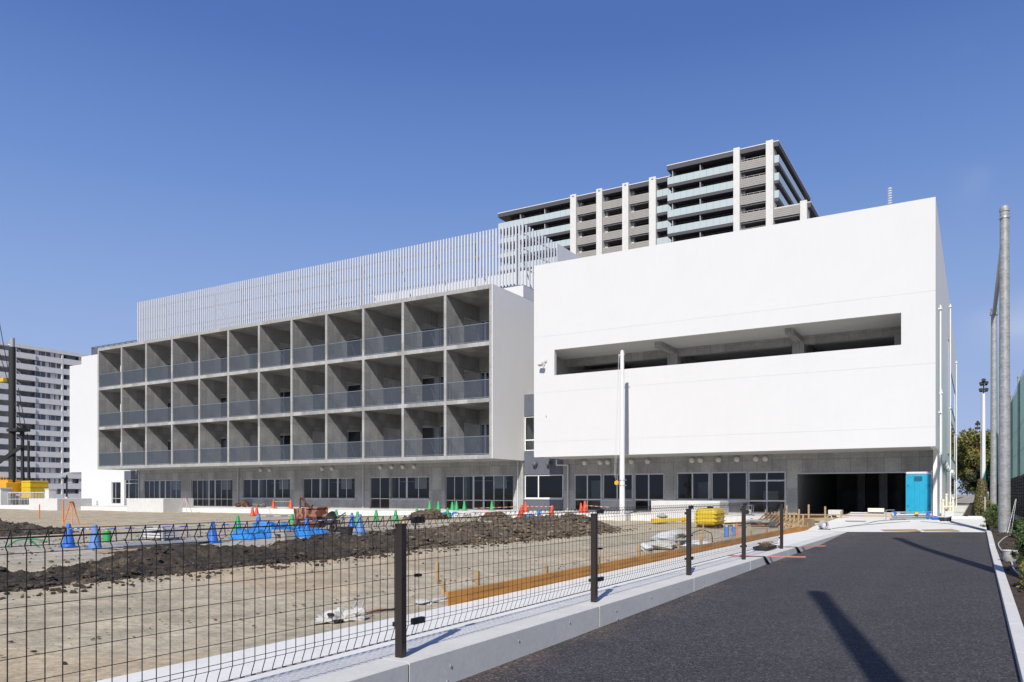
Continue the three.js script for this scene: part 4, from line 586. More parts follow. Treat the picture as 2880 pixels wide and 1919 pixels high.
{ const s = thing('wheelbarrow', 'dark tipped wheelbarrow right of the skip', 'wheelbarrow', [-22.9, -.1, -24.0]);
  const p = new THREE.LatheGeometry([[.0, .0], [.2, .01], [.4, .26], [.43, .27], [.43, .25], [.22, -.01], [0, -.02]].map(([x, y]) => new THREE.Vector2(x, y)), 20).scale(1, 1, .75).rotateX(1.15).rotateY(-.35).translate(-23.0, .38, -24.1); part(s, 'tray', p, K.blackR); part(s, 'handle', [rod([-23.3, .1, -23.7], [-22.5, .72, -24.2], .025, 6), rod([-22.9, -.05, -23.5], [-22.3, .65, -24.0], .025, 6)], K.rustD); part(s, 'wheel', [new THREE.TorusGeometry(.17, .05, 6, 16).translate(-22.75, .12, -23.75), CY(0, -.03, .03, 0, .06, .06, 10).rotateX(Math.PI / 2).translate(-22.75, .12, -23.75)], K.black); part(s, 'leg', [rod([-22.6, .5, -24], [-22.5, -.1, -23.7], .025, 6), rod([-23.1, .5, -24], [-23.05, -.1, -23.8], .025, 6)], K.rustD); }
const sheetThing = (name, label, cat, at, w, d, t, m, turn, n = 1) => { const s = thing(name, label, cat, at); for (let i = 0; i < n; i++) { const b = mk('sheet', uvm(new RoundedBoxGeometry(w * rr(.94, 1), t, d * rr(.94, 1), 1, t * .2).translate(rr(-.06, .06), t / 2 + i * (t + .006), rr(-.06, .06))), m); b.rotation.y = rr(-.05, .05) * (n > 1); s.add(b); } s.rotation.y = turn; return s; };
sheetThing('metal_sheet_stack', 'flat stack of silver metal sheets between the blue cones', 'metal sheets', [-21.3, -.08, -14.6], 1.0, 2.6, .03, K.galv, .05, 3); sheetThing('metal_sheet_stack', 'second silver sheet stack left of the lone blue cone', 'metal sheets', [-21.6, -.08, -15.9], .9, 1.5, .03, K.galv, .3, 2);
sheetThing('plywood_sheet', 'pale plywood sheet on the dirt in front of the silver sheets', 'plywood', [-20.3, -.085, -13.2], .55, 1.9, .025, K.ply, .1); sheetThing('metal_plate', 'grey metal plate on the dirt beside the tipped barrow', 'metal plate', [-21.6, -.08, -22.3], 1.1, 1.4, .04, K.galv, .4);
{ const s = thing('crate', 'pale grey slatted crate behind the silver sheets', 'crate', [-24.3, -.1, -16.9]); for (let i = 0; i < 4; i++) part(s, 'slat', B(-24.9, -23.7, .0 + i * .09, .06 + i * .09, -17.2, -16.6), K.greyL); part(s, 'corner_post', [B(-24.92, -24.84, -.1, .36, -16.62, -16.56), B(-23.76, -23.68, -.1, .36, -16.62, -16.56)], K.grey); }
{ const s = thing('watering_can', 'small green tank sprayer with yellow cap behind the faded blue cone', 'sprayer', [-25.0, -.1, -15.4]); part(s, 'tank', CY(-25, -.1, .26, -15.4, .14, .12, 16), K.green); part(s, 'cap', [CY(-25, .26, .36, -15.4, .05, .04, 12), rod([-25, .36, -15.4], [-24.8, .34, -15.4], .015, 6)], K.yel);
  const f = thing('green_frame', 'bent green metal frame lying left of the first blue cone', 'metal frame', [-23.8, -.1, -12.3]); part(f, 'tube', [tube([[-24.3, -.05, -11.9], [-24.05, .15, -12.1], [-23.7, .17, -12.4], [-23.45, .1, -12.6]], .025), tube([[-23.8, .16, -12.3], [-23.75, .05, -12.4], [-23.65, -.1, -12.5]], .025)], K.green2); }
const pail = (name, label, at, r, h, m, hm) => { const s = thing(name, label, 'bucket', at), l = new THREE.LatheGeometry([[0, .01], [r * .8, .01], [r * .82, .0], [r, h], [r * 1.06, h], [r * 1.06, h - .03], [r * .97, h - .03], [r * .8, .03], [0, .03]].map(([x, y]) => new THREE.Vector2(x, y)), 22); const b = mk('pail', uvm(l), m); s.add(b); base.set(b, [0, 0, 0]); const hd = mk('handle', uvm(new THREE.TorusGeometry(r * .98, .007, 5, 20, Math.PI).rotateX(.9).translate(0, h * .9, 0)), hm); s.add(hd); return s; };
pail('bucket', 'black rubber bucket right of the grey plate', [-20.5, -.08, -22.1], .26, .33, K.blackR, K.black); pail('bucket', 'grey bucket behind the nearest fence post', [-19.75, -.05, -24.1], .17, .2, K.greyL, K.steel);
{ const s = thing('marker_lamp', 'red barricade lamp with orange top behind the nearest fence post', 'lamp', [-19.5, -.1, -24.3]); part(s, 'body', CY(-19.5, -.1, .3, -24.3, .055, .05, 12), K.redD); part(s, 'lens', CY(-19.5, .3, .39, -24.3, .07, .06, 12), K.yelO);
  const h = thing('hook_bar', 'dark hooked steel bar standing in the soil right of the nearest fence post', 'steel bar', [-19.0, -.1, -24.4]); part(h, 'shank', tube([[-19.05, -.15, -24.4], [-19.0, .2, -24.4], [-18.95, .45, -24.4], [-18.75, .62, -24.5]], .035), K.black); part(h, 'grip', rod([-18.8, .56, -24.5], [-18.7, .66, -24.5], .05, 8), K.blackR); }
const trip = (label, at, m, h, sp, head) => { const s = thing('survey_tripod', label, 'tripod', at); for (let k = 0; k < 3; k++) { const a = k * 2.09 + .5; part(s, 'leg', [rod([at[0] + .07 * Math.cos(a), at[1] + h, at[2] + .07 * Math.sin(a)], [at[0] + sp * Math.cos(a), at[1], at[2] + sp * Math.sin(a)], .028, 6), rod([at[0] + .12 * Math.cos(a + .3), at[1] + h * .97, at[2] + .12 * Math.sin(a + .3)], [at[0] + sp * .5 * Math.cos(a), at[1] + h * .5, at[2] + sp * .5 * Math.sin(a)], .018, 6)], m); } part(s, 'head', [CY(at[0], at[1] + h, at[1] + h + .05, at[2], .11, .11, 14)], head); part(s, 'plumb', rod([at[0], at[1] + h, at[2]], [at[0], at[1] + h * .45, at[2]], .03, 6), head); return s; };
trip('white survey tripod in front of the pale concrete block', [-57.0, -.1, -42.0], K.offw, 1.25, .62, K.redD); trip('orange wooden tripod by the orange stakes at the left', [-40.3, -.1, -22.9], K.orange, 1.15, .42, K.rustD);
const stake = (label, x, z, h, m, y = -.1) => { const s = thing('marker_stake', label, 'stake', [x, y, z], 'marker stakes in the yard'); part(s, 'post', B(x - .026, x + .026, y - .1, y + h, z - .026, z + .026), m); part(s, 'tip', new THREE.ConeGeometry(.034, .05, 4).rotateY(.78).translate(x, y + h + .025, z), m); };
stake('red banded stake far left in the yard', -51.3, -27.1, .9, K.orange); stake('slim orange stake left of the orange tripod', -41.6, -23.2, 1.25, K.orange); stake('short wooden stake left of the second fence post', -8.45, -11.5, .33, K.wood); stake('tiny wooden stake near the start of the form board', -7.3, -10.1, .2, K.wood); stake('tall wooden stake between the second and third fence posts', -7.2, -15.6, .5, K.wood); stake('wooden stake left of the blue bottles', -8.3, -27.2, .55, K.wood); stake('orange stake right of the blue bottles', -7.4, -28.3, .5, K.orange); stake('wooden stake just right of the grey sacks', -6.9, -22.6, .55, K.wood);
{ const s = thing('litter_bag', 'crumpled white bag with dark folds lying by the strip in the foreground', 'bag', [-6.75, -.1, -7.15]); const g = mergeGeometries([lump(-6.78, -.02, -7.2, .17, .10, .10, 3, 2, .8), lump(-6.62, .0, -7.3, .10, .10, .08, 8, 2, .9), lump(-6.9, -.06, -7.05, .11, .05, .09, 12, 2, .9)].map(uvm)); part(s, 'film', g, K.bag); part(s, 'handle_loop', tube([[-6.68, .05, -7.32], [-6.63, .2, -7.36], [-6.58, .16, -7.4], [-6.6, .02, -7.36]], .012), K.grey); part(s, 'dark_print', [lump(-6.84, .005, -7.1, .05, .018, .035, 21, 2, .8), lump(-6.70, -.06, -7.1, .07, .02, .04, 22, 2, .8)], K.blackR);
  solo('twig', 'dark broken stick on the dirt left of the nearest fence post', 'stick', [tube([[-6.9, -.08, -7.75], [-6.86, -.06, -8.0], [-6.8, -.07, -8.2], [-6.78, -.075, -8.35]], .016), tube([[-6.95, -.09, -7.3], [-6.93, -.075, -7.7], [-6.86, -.08, -7.85]], .009)], K.rustD, [-6.85, -.1, -8]);
  solo('rag', 'flattened pale rag on the dirt right of the nearest fence post', 'rag', [lump(-6.95, -.075, -9.1, .30, .028, .10, 31, 2, .7), lump(-6.8, -.07, -9.35, .16, .03, .08, 35, 2, .7)], K.offw, [-6.95, -.1, -9.1]); }
{ const s = thing('water_tank', 'bright yellow ribbed plastic water tank right of the concrete block', 'tank', [-10.8, -.1, -36.4]); part(s, 'body', [RB(-11.35, -10.3, .0, .82, -37.3, -35.8, .22, 4)], K.yel); for (const y of [.18, .36, .54]) part(s, 'rib', RB(-11.365, -10.285, y, y + .075, -37.315, -35.785, .03, 1), K.yel); part(s, 'filler_cap', CY(-10.8, .82, .9, -36.5, .14, .14, 14), K.black); part(s, 'skid', [B(-11.3, -10.35, -.1, .02, -37.1, -36.0)], K.rustD); part(s, 'label_plate', B(-10.262, -10.25, .22, .4, -36.7, -36.4), K.offw);
  const t = thing('yellow_beam', 'yellow steel spreader beam on the dirt in front of the hall', 'steel beam', [-14.2, -.1, -40.4]); part(t, 'beam', [plank([-14.9, .08, -39.6], [-13.6, .1, -41.2], .16, .16), plank([-14.7, -.02, -39.5], [-14.5, -.02, -40], .5, .06)], K.yel); part(t, 'bundle', [lump(-14.5, .3, -40.3, .3, .12, .2, 3, 1, .5)], K.grey); part(t, 'end_plate', [plank([-13.65, .08, -41.1], [-13.5, .08, -41.3], .25, .25)], K.yelO); }
{ const s = thing('sack_pile', 'pile of grey and white sacks on the dirt behind the third fence post', 'sacks', [-7.6, -.1, -21.7]); for (const [x, y, z, a, b, c, k] of [[-7.75, .05, -21.3, .5, .16, .34, 1], [-7.7, .24, -21.5, .44, .15, .3, 0], [-7.45, .33, -21.9, .38, .12, .26, 1], [-7.2, .02, -22.4, .5, .11, .26, 0], [-7.15, .01, -23.2, .46, .09, .3, 0], [-7.95, .0, -20.7, .24, .12, .2, 0]]) part(s, 'sack', lump(x, y, z, a, b, c, x * 7 + z, 2, .35), k ? K.bag : K.greyL); part(s, 'board', plank([-6.95, -.02, -20.6], [-6.85, -.02, -22.2], .28, .03), K.ply);
  const h = thing('hose_roll', 'loop of black cable over the grey sacks', 'cable', [-7.2, -.1, -22.6]); part(h, 'cable', tube([[-7.3, .2, -21.9], [-7.0, .42, -22.6], [-6.9, .3, -23.4], [-7.0, .0, -23.9]], .012), K.black);
  const b = thing('bottle_pack', 'pair of blue water bottles standing behind the form board', 'bottles', [-7.7, -.1, -28.6]); for (const [x, z] of [[-7.8, -28.4], [-7.62, -28.75]]) { part(b, 'bottle', CY(x, -.1, .30, z, .10, .09, 14), K.blueF); part(b, 'cap', CY(x, .30, .37, z, .05, .04, 10), K.offw); }
  const l = thing('loose_board', 'pale offcut board leaning on the form board', 'board', [-6.6, -.1, -17]); part(l, 'board', plank([-6.5, .02, -16.3], [-6.9, .0, -17.6], .12, .03), K.wood); }
{ const s = thing('brush_box', 'black bristle brush head lying on the strip near the last fence post', 'brush', [-4.85, 0, -21.6]); part(s, 'block', RB(-5.05, -4.95 + .3, .02, .10, -21.95, -20.9, .01, 1), K.blackR); const br = []; for (let i = 0; i < 40; i++) br.push(rod([-5 + .3 * R(), .1, -21 - .9 * R()], [-5 + .32 * R(), .19, -21 - .9 * R()], .008, 4)); part(s, 'bristles', br, K.wood); part(s, 'tag', B(-4.9, -4.75, .19, .2, -21.9, -21.7), K.yel);
  solo('batten', 'thin pink painted batten lying across kerb and asphalt by the fourth post', 'batten', plank([-5.0, .04, -18.4], [-3.7, -.10, -20.7], .05, .03), K.pink, [-4.4, 0, -19.5]); solo('batten', 'second pinkish batten at the kerb beyond the last fence post', 'batten', plank([-4.7, .02, -22.2], [-3.95, -.1, -25.4], .05, .03), K.pink, [-4.4, 0, -23.5]);
  const c = thing('rubber_strap', 'black strap hanging over the kerb by the pink batten', 'strap', [-4.32, -.1, -18.9]); part(c, 'strap', [plank([-4.8, .006, -18.6], [-4.3, .012, -18.95], .07, .008), plank([-4.315, .01, -18.95], [-4.28, -.2, -19.3], .07, .008)], K.black);
  const c2 = thing('rubber_strap', 'black strap hanging over the kerb beyond the last fence post', 'strap', [-4.32, -.1, -23]); part(c2, 'strap', [plank([-5.0, .006, -22.4], [-4.31, .012, -22.8], .08, .008), plank([-4.315, .01, -22.8], [-4.28, -.18, -23.2], .08, .008)], K.black); }
// tools, boards and bits in front of the hall doors
{ const s = thing('engine_pump', 'small white and grey engine pump before the hall windows', 'pump', [-10.9, FL, -44.0]); part(s, 'frame', [B(-11.2, -10.6, FL, FL + .06, -44.3, -43.8), ...[[-11.15, -44.25], [-10.65, -44.25], [-11.15, -43.85], [-10.65, -43.85]].map(([x, z]) => CY(x, FL, .85, z, .02, .02, 6)), B(-11.18, -10.62, .84, .88, -44.28, -43.82)], K.steel); part(s, 'engine', [RB(-11.08, -10.72, .35, .62, -44.2, -43.9, .05)], K.offw); part(s, 'fan', CY(0, 0, .08, 0, .12, .12, 14).rotateX(Math.PI / 2).translate(-10.9, .5, -43.9), K.black);
  pail('bucket', 'dark blue bucket before the hall double door', [-9.2, FL, -44.6], .2, .4, K.navy, K.black); pail('bucket', 'small dark pail left of the dark blue bucket', [-9.7, FL, -44.3], .15, .24, K.blackR, K.black);
  const p = thing('tool_pile', 'heap of hoses, planks and hand tools on the apron edge behind the last fence posts', 'tools', [-9.2, -.1, -40]); for (const [a, b, m, w] of [[[-11.0, .0, -38.8], [-9.2, .12, -40.6], K.blackR, .03], [[-10.6, .03, -38.3], [-8.8, .05, -39.6], K.rustD, .06], [[-9.9, .1, -39.2], [-8.2, .12, -40.9], K.steel, .05], [[-9.4, .05, -38.5], [-8.1, .05, -38.9], K.rustD, .12], [[-9.6, .15, -41], [-8.6, .2, -41.8], K.wood, .1], [[-10.2, .1, -41.5], [-9.0, .12, -42.3], K.offw, .08]]) part(p, 'stick', plank(a, b, w, w), m); part(p, 'sack', [lump(-9.6, .08, -40.4, .3, .14, .24, 5, 1, .5), lump(-8.9, .06, -39.6, .22, .12, .2, 9, 1, .5)], K.grey); part(p, 'light_bag', [lump(-9.1, .1, -41.2, .26, .14, .2, 15, 1, .5), lump(-10.1, .08, -40.9, .2, .12, .2, 19, 1, .5)], K.offw); part(p, 'tool_box', RB(-8.4, -8.0, -.05, .2, -38.2, -37.9, .02), K.navy); part(p, 'board', plank([-9.0, -.03, -37.2], [-7.5, -.03, -38.4], .3, .04), K.rustD);
  const hs = thing('hose', 'dark hose trailing over the dirt right of the yellow tank', 'hose', [-9.8, -.1, -38]); part(hs, 'hose', tube([[-10.3, -.04, -37.2], [-9.7, -.04, -38.2], [-9.9, -.03, -39.4], [-10.4, .0, -41], [-10.5, .15, -43.4]], .022, 30), K.blackR);
  const rl = thing('cable_reel', 'grey wire coil at the corner of the formwork', 'wire coil', [-5.35, .02, -34.2]); part(rl, 'coil', [0, .07, .14, .21].map((d) => new THREE.TorusGeometry(.16 - .02 * (d > .1), .035, 6, 18).rotateY(.5 + d).translate(-5.4 + d * .5, .22, -34.2 + d)), K.grey); part(rl, 'handle', tube([[-5.3, .5, -34.2], [-5.1, .62, -34.1], [-5.0, .45, -34]], .02), K.offw); part(rl, 'foot', B(-5.55, -5.1, .015, .05, -34.35, -34.0), K.black);
  const cs = thing('cable', 'thin dark cables lying across the concrete before the garage', 'cable', [-3.5, .1, -38]); part(cs, 'cable', [tube([[-5.1, .05, -34.6], [-4.3, .13, -38], [-3.9, .22, -40.6], [-2.5, .26, -43]], .012, 30), tube([[-5.0, .06, -35.2], [-3.6, .16, -39.0], [-2.6, .2, -41.0]], .012, 30), tube([[-2.2, .2, -41.2], [-.8, .15, -39.4], [.3, .06, -36.6]], .014, 24)], K.blackR);
  sheetThing('hatch_cover', 'dark flat hatch plate on the concrete before the garage', 'plate', [-4.9, .20, -40.2], .9, .5, .015, K.grey, .2);
  const gbx = thing('white_box', 'white box at the garage threshold', 'box', [-6.6, FL, -46.2]); part(gbx, 'box', RB(-7.0, -6.3, FL, FL + .34, -46.6, -46.0, .02), K.offw);
  const pl = thing('plank_stack', 'pale planks stacked on the ground at the garage mouth', 'planks', [-4.6, FL, -46.4]); for (let i = 0; i < 4; i++) part(pl, 'plank', plank([-6.2 + i * .1, FL + .03 + i * .055, -46.2 - i * .04], [-3.0 + i * .06, FL + .03 + i * .055, -46.6], .25, .05), i % 2 ? K.greyL : K.wood); part(pl, 'timber_chock', [B(-5.0, -4.2, FL + .25, FL + .45, -46.35, -46.2)], K.cream);
}
{ const s = thing('portable_toilet', 'tall turquoise portable toilet cabin at the right of the garage opening', 'portable toilet', [-2.5, FL, -45.6]), x0 = -3.06, x1 = -1.93, z = -45.05, y0 = FL + .08, y1 = 2.50;
  part(s, 'cabin', RB(x0, x1, y0 + .1, y1, z - 1.1, z, .04), K.teal); part(s, 'skid', [B(x0 + .06, x1 - .06, y0, y0 + .1, z - 1.05, z - .05)], K.tealD); part(s, 'roof', RB(x0 - .02, x1 + .03, y1, y1 + .14, z - 1.13, z + .03, .06), K.greyL);
  for (let i = 0; i < 4; i++) part(s, 'rib', RB(x0 + .14 + i * .24, x0 + .26 + i * .24, y0 + .28, y1 - .42, z - .01, z + .022, .018), K.teal); part(s, 'edge_trim', [B(x0 - .012, x0 + .045, y0 + .1, y1, z - .02, z + .015), B(x1 - .045, x1 + .012, y0 + .1, y1, z - .02, z + .015)], K.teal); part(s, 'vent_grille', range(y1 - .34, y1 - .12, .045).map((y) => B(x0 + .36, x0 + .74, y, y + .022, z, z + .02)), K.tealD); for (const [x, y] of [[x0 + .06, 1.9], [x1 - .1, 1.9], [x0 + .06, .85], [x1 - .1, .85]]) part(s, 'latch', B(x, x + .045, y, y + .05, z + .015, z + .035), K.black); }
{ const s = thing('scaffold_stack', 'bundle of silver scaffold tubes on the concrete in front of the turquoise toilet', 'scaffold', [-2.7, .22, -43]); let k = 0; for (let r = 0; r < 3; r++) for (let i = 0; i < 5 - r; i++) { k++; part(s, 'tube', rod([-3.55 + rr(0, .25), .28 + r * .095, -42.4 + i * .11 + r * .05], [-1.7 + rr(-.15, .15), .30 + r * .095, -43.6 + i * .11 + r * .05], .042, 10), k % 4 === 0 ? K.greyL : K.steel); } part(s, 'plank', plank([-3.4, .60, -42.3], [-1.9, .62, -43.4], .4, .05), K.galv); part(s, 'end_frame', [rod([-3.75, .25, -42.2], [-3.75, .7, -42.2], .02, 6), rod([-3.75, .7, -42.2], [-3.4, .7, -42.5], .02, 6)], K.steel); part(s, 'strap', [B(-3.4, -3.3, .25, .62, -42.6, -42.1), B(-2.0, -1.9, .27, .64, -43.4, -42.9)], K.blue); part(s, 'block', RB(-2.5, -2.35, .5, .6, -42.8, -42.5, .01), K.yel);
  solo('blue_bag', 'blue cloth bag right of the scaffold tubes', 'bag', [lump(-1.6, .32, -42.9, .3, .08, .2, 3, 2, .5), lump(-1.3, .3, -43, .2, .06, .15, 6, 2, .5)], K.blue, [-1.5, .25, -43]);
  const p = thing('pipe_bundle', 'pale pipes lying on the concrete right of the scaffold', 'pipes', [-.8, .25, -43.4]); for (let i = 0; i < 3; i++) part(p, 'pipe', rod([-1.4, .30 + .07 * (i === 2), -42.6 + i * .13 - .13 * (i === 2)], [.15, .30 + .07 * (i === 2), -43.5 + i * .13 - .13 * (i === 2)], .05, 10), K.pipeW);
  const r = thing('roller_stand', 'pair of dark rollers on a stand on the concrete near the road end', 'rollers', [-1.1, .2, -41]); for (const x of [-1.3, -1.02]) part(r, 'roller', CY(x, .24, .42, -41, .1, .1, 14), K.blackR); part(r, 'plate', [B(-1.5, -.85, .19, .235, -41.2, -40.8), B(-1.45, -.9, .42, .46, -41.1, -40.9)], K.greyL);
  for (const [lb, x, z, w, d, t] of [['left plywood sheet at the end of the asphalt road', -2.6, -34.6, 1.4, 1.0, .25], ['right plywood sheet at the end of the asphalt road', -1.35, -35.4, 1.5, .9, .35]]) { const q = thing('plywood_sheet', lb, 'plywood', [x, hA(z) + .045, z], 'plywood sheets at the road end'), b = mk('board', uvm(new RoundedBoxGeometry(w, .02, d, 1, .004)), K.ply), c = mk('batten', uvm(new THREE.BoxGeometry(w * .8, .045, .06).translate(0, -.03, -d * .3)), K.wood); q.add(b, c); q.rotation.set(.03, t, .02); }
  const m = thing('standpipe', 'cluster of cream plastic standpipes against the side of the hall', 'pipes', [-1.25, FL, -47.2]); for (const [x, z, h] of [[-1.45, -47.1, .85], [-1.3, -47.4, 1.15], [-1.12, -47.1, .7], [-1.0, -47.5, .95]]) part(m, 'pipe', [CY(x, FL, FL + h, z, .06, .06, 12), CY(x, FL + h, FL + h + .09, z, .085, .085, 12)], K.cream); part(m, 'elbow', rod([-1.45, .8, -47.1], [-1.0, .82, -47.2], .05, 8), K.cream); part(m, 'crate', RB(-1.35, -.9, FL, .6, -46.8, -46.4, .03), K.greyL);
  const cb = thing('concrete_beam', 'short pale concrete beam at the corner of the planting bed', 'concrete block', [.1, .1, -44.7]); part(cb, 'beam', RB(-.3, .42, .1, .40, -44.95, -44.6, .015), K.tWhite); part(cb, 'hole', CY(0, 0, .01, 0, .03, .03, 10).rotateX(Math.PI / 2).translate(.1, .26, -44.6), K.grey); }
// ---------------------------------------------------------------- right margin: poles, nets, fence, plants
{
  const PZ = [.15, -16, -34.2, -52.4], lab = ['', '', 'large mottled grey concrete pole at the right edge, the nearer of two', 'grey concrete pole behind the nearest one, joined to it by a slanting top tube'];
  PZ.forEach((z, i) => {
    const x = i < 2 ? 1.5 : .95, y0 = -.4, s = thing('concrete_pole', lab[i] || ['grey concrete pole beside the camera, only its shadow in view on the near asphalt', 'grey concrete pole right of the frame whose shadow crosses the far asphalt'][i], 'pole', [x, y0, z], 'grey poles along the planting bed');
    part(s, 'shaft', CY(x, y0, 12.0, z, .205, .15, 28), K.galv); part(s, 'cap', [CY(x, 12.0, 12.12, z, .17, .17, 20), new THREE.SphereGeometry(.15, 16, 8, 0, 6.3, 0, 1.6).scale(1, .9, 1).translate(x, 12.12, z)], K.galv); part(s, 'collar', [CY(x, 11.74, 11.82, z, .175, .175, 20), ...[0, 1, 2, 3].map((k) => rod([x, 11.78, z], [x + .24 * Math.cos(k * 1.57 + .4), 11.78, z + .24 * Math.sin(k * 1.57 + .4)], .016, 6))], K.steel);
    if (i > 1) for (let y = .7; y < 11.4; y += .87) { const r = lerp(.205, .15, (y + .4) / 12.4), a = 1.25; part(s, 'bolt_hole', CY(0, -.006, .006, 0, .026, .026, 10).rotateX(Math.PI / 2).rotateY(a - 1.57 + .35).translate(x + r * Math.cos(a) * .6, y, z + r * Math.sin(a) * .995 - .012), K.black); }
  });
  const tb = thing('top_tube', 'slanting grey steel tube between the tops of the two big poles', 'tube', [.95, 11.6, -43]); part(tb, 'tube', rod([.95, 11.25, -34.3], [.95, 11.85, -52.3], .1, 14), K.galv); part(tb, 'end_collar', CY(.95, 11.75, 11.95, -52.4, .21, .21, 18), K.steel);
  const gw = thing('guy_wire', 'pair of thin stay wires leaning on the nearer big pole', 'wire', [1.2, 0, -34]); part(gw, 'wire', [rod([1.0, -.05, -33.6], [1.3, 1.3, -34.2], .008, 5), rod([1.12, -.05, -33.5], [1.32, 1.3, -34.2], .008, 5)], K.steel);
  // black louvre fence on a low wall
  const f = thing('louvre_fence', 'black slatted screen fence on a low wall along the right edge', 'fence', [2.0, 0, -80]); part(f, 'plinth', B(1.92, 2.12, -.5, .32, -150, -30), K.grey);
  for (let z = -30; z > -150; z -= 2) { const n = z > -70 ? 13 : 5; part(f, 'post', B(1.97, 2.07, .32, 2.45, z - .06, z), K.black); for (let k = 0; k < n; k++) { if (z > -62) part(f, 'slat', B(1.99, 2.05, .38 + k * 2.04 / n, .38 + (k + .82) * 2.04 / n, z - 1.98, z - .08), K.blackR); } if (z <= -62) part(f, 'panel', B(1.99, 2.05, .38, 2.42, z - 1.98, z - .08), K.blackR); }
  // green ball nets on slim poles
  const nz = [-47.5, -58.7, -70, -81.2, -92.4, -103.6, -114.8, -126, -148, -172, -200, -235];
  const bn = thing('ball_net', 'tall green ball net on slim pale poles behind the screen fence at the right edge', 'net', [2.4, 0, -100]);
  nz.forEach((z, i) => { const p = part(bn, 'net_pole', CY(2.4, -.1, 8.85, z, .085, .075, 12), K.galv); part(p, 'cap', CY(2.4, 8.85, 8.95, z, .1, .1, 12), K.galv); if (i < 5) part(p, 'bracket', [2.6, 4.2, 5.8, 7.4].map((y) => rod([2.4, y, z], [2.4, y, z + .28], .018, 5)), K.steel); });
  for (let i = 0; i < 9; i++) { const z0 = nz[i], z1 = nz[i + 1], g = sheet(range(0, 1, .125), range(0, 1, .125), () => 0, () => [1, 1, 1]), p = g.attributes.position, w = (u, v) => .06 * Math.sin(u * 3.14) * Math.sin(v * 3.14); for (let q = 0; q < p.count; q++) { const u = p.getX(q), v = p.getZ(q); p.setXYZ(q, 2.46 + w(u, v), lerp(1.9, 8.7 - .15 * Math.sin(u * 3.14), v), lerp(z0, z1, u)); } g.computeVertexNormals(); g.deleteAttribute('color'); const m = part(bn, 'net_span', g, K.net); part(m, 'cable', [8.7, 5.8, 4.2].map((y) => rod([2.45, y, z0], [2.45, y, z1], .014, 5)), K.steel); }
  // flood light masts
  for (const [x, z, h, lb] of [[.96, -115, 15.8, 'taller flood light mast with black lamp cluster, right of the tree'], [.5, -181, 15.8, 'farther flood light mast just above the tree']]) { const s = thing('flood_mast', lb, 'light mast', [x, 0, z], 'flood light masts beyond the hall'); part(s, 'mast', CY(x, 0, h - 1.6, z, .28, .18, 14), K.pipeW); part(s, 'cross_arm', [CY(x, h - 1.8, h, z, .07, .07, 8), ...[h - 1.4, h - .6].map((y) => B(x - .4, x + .4, y, y + .08, z - .05, z + .05))], K.blackR); for (const [dx, y] of [[-.3, h - 1.3], [.3, h - 1.3], [-.25, h - .5], [.3, h - .45], [0, h - .1]]) part(s, 'lamp', [new THREE.CylinderGeometry(.26, .16, .34, 12).rotateX(.9).translate(x + dx, y + .1, z + .15)], K.blackR); part(s, 'ladder_cable', CY(x - .32, 1, h - 1.7, z, .035, .035, 6), K.grey); }
}
// ---------------------------------------------------------------- vegetation
function leafMesh(n, spot, size, tints, seed, tilt = 1) {            // many small folded leaves
  const r = mulberry(seed), P = new Float32Array(n * 18), C = new Float32Array(n * 18), a = V(), u = V(), v = V(), w = V();
  for (let i = 0; i < n; i++) {
    const [x, y, z, out] = spot(r), s = size * (.6 + .8 * r()); u.set(r() - .5, (r() - .5) * tilt, r() - .5).normalize(); w.set(out[0] + r() - .5, out[1] + r() - .2, out[2] + r() - .5).normalize(); v.crossVectors(u, w).normalize(); w.crossVectors(u, v);
    const t = tints[Math.floor(r() * tints.length)], k = .75 + .5 * r(), q = [[-1, 0, 0], [0, -.42, .12], [1, 0, 0], [-1, 0, 0], [1, 0, 0], [0, .42, .12]];
    q.forEach(([p, g, h], j) => { P.set([x + s * (u.x * p + v.x * g + w.x * h), y + s * (u.y * p + v.y * g + w.y * h), z + s * (u.z * p + v.z * g + w.z * h)], i * 18 + j * 3); C.set([t[0] * k, t[1] * k, t[2] * k], i * 18 + j * 3); });
  }
  const g = new THREE.BufferGeometry(); g.setAttribute('position', new THREE.BufferAttribute(P, 3)); g.setAttribute('color', new THREE.BufferAttribute(C, 3)); g.computeVertexNormals(); g.setAttribute('uv', new THREE.BufferAttribute(new Float32Array(n * 12), 2)); return g;
}
const leafM = M([1, 1, 1], .6, { phys: 1, vertexColors: true, transmission: .25, thickness: 0 });
function tree(label, x, y, z, h, rx, n, tints, seed, leaf, name = 'tree', cat = 'tree', group) {
  const s = thing(name, label, cat, [x, y, z], group), r = mulberry(seed), limbs = [], cl = [];
  for (let i = 0; i < 26; i++) { const t = .28 + .72 * r(), a = r() * 6.28, e = rx * Math.sqrt(Math.sin(Math.PI * Math.min(1, .12 + .85 * t))) * (.45 + .5 * r()); const lo = name === 'shrub' ? -.22 : .16, p = [x + e * Math.cos(a), y + h * (lo + (.94 - lo) * t), z + e * Math.sin(a)]; cl.push([...p, rx * (.28 + .22 * r())]); if (i % 2) limbs.push(rod([x, y + h * Math.max(.15, t * .72), z], p, h * .012, 5, h * .004)); }
  part(s, 'trunk', [CY(x, y - .1, y + h * .85, z, h * .025, h * .008, 10), ...limbs], K.rustD);
  const g = leafMesh(n, (q) => { const c = cl[Math.floor(q() * cl.length)], a = q() * 6.28, b = Math.acos(2 * q() - 1), d = c[3] * Math.pow(q(), .4), o = [Math.sin(b) * Math.cos(a), Math.cos(b), Math.sin(b) * Math.sin(a)]; return [c[0] + d * o[0], c[1] + d * o[1] * .9, c[2] + d * o[2], o]; }, leaf, tints, seed + 1);
  const m = mk('crown', g.translate(-x, -y, -z), leafM); s.add(m); return s;
}
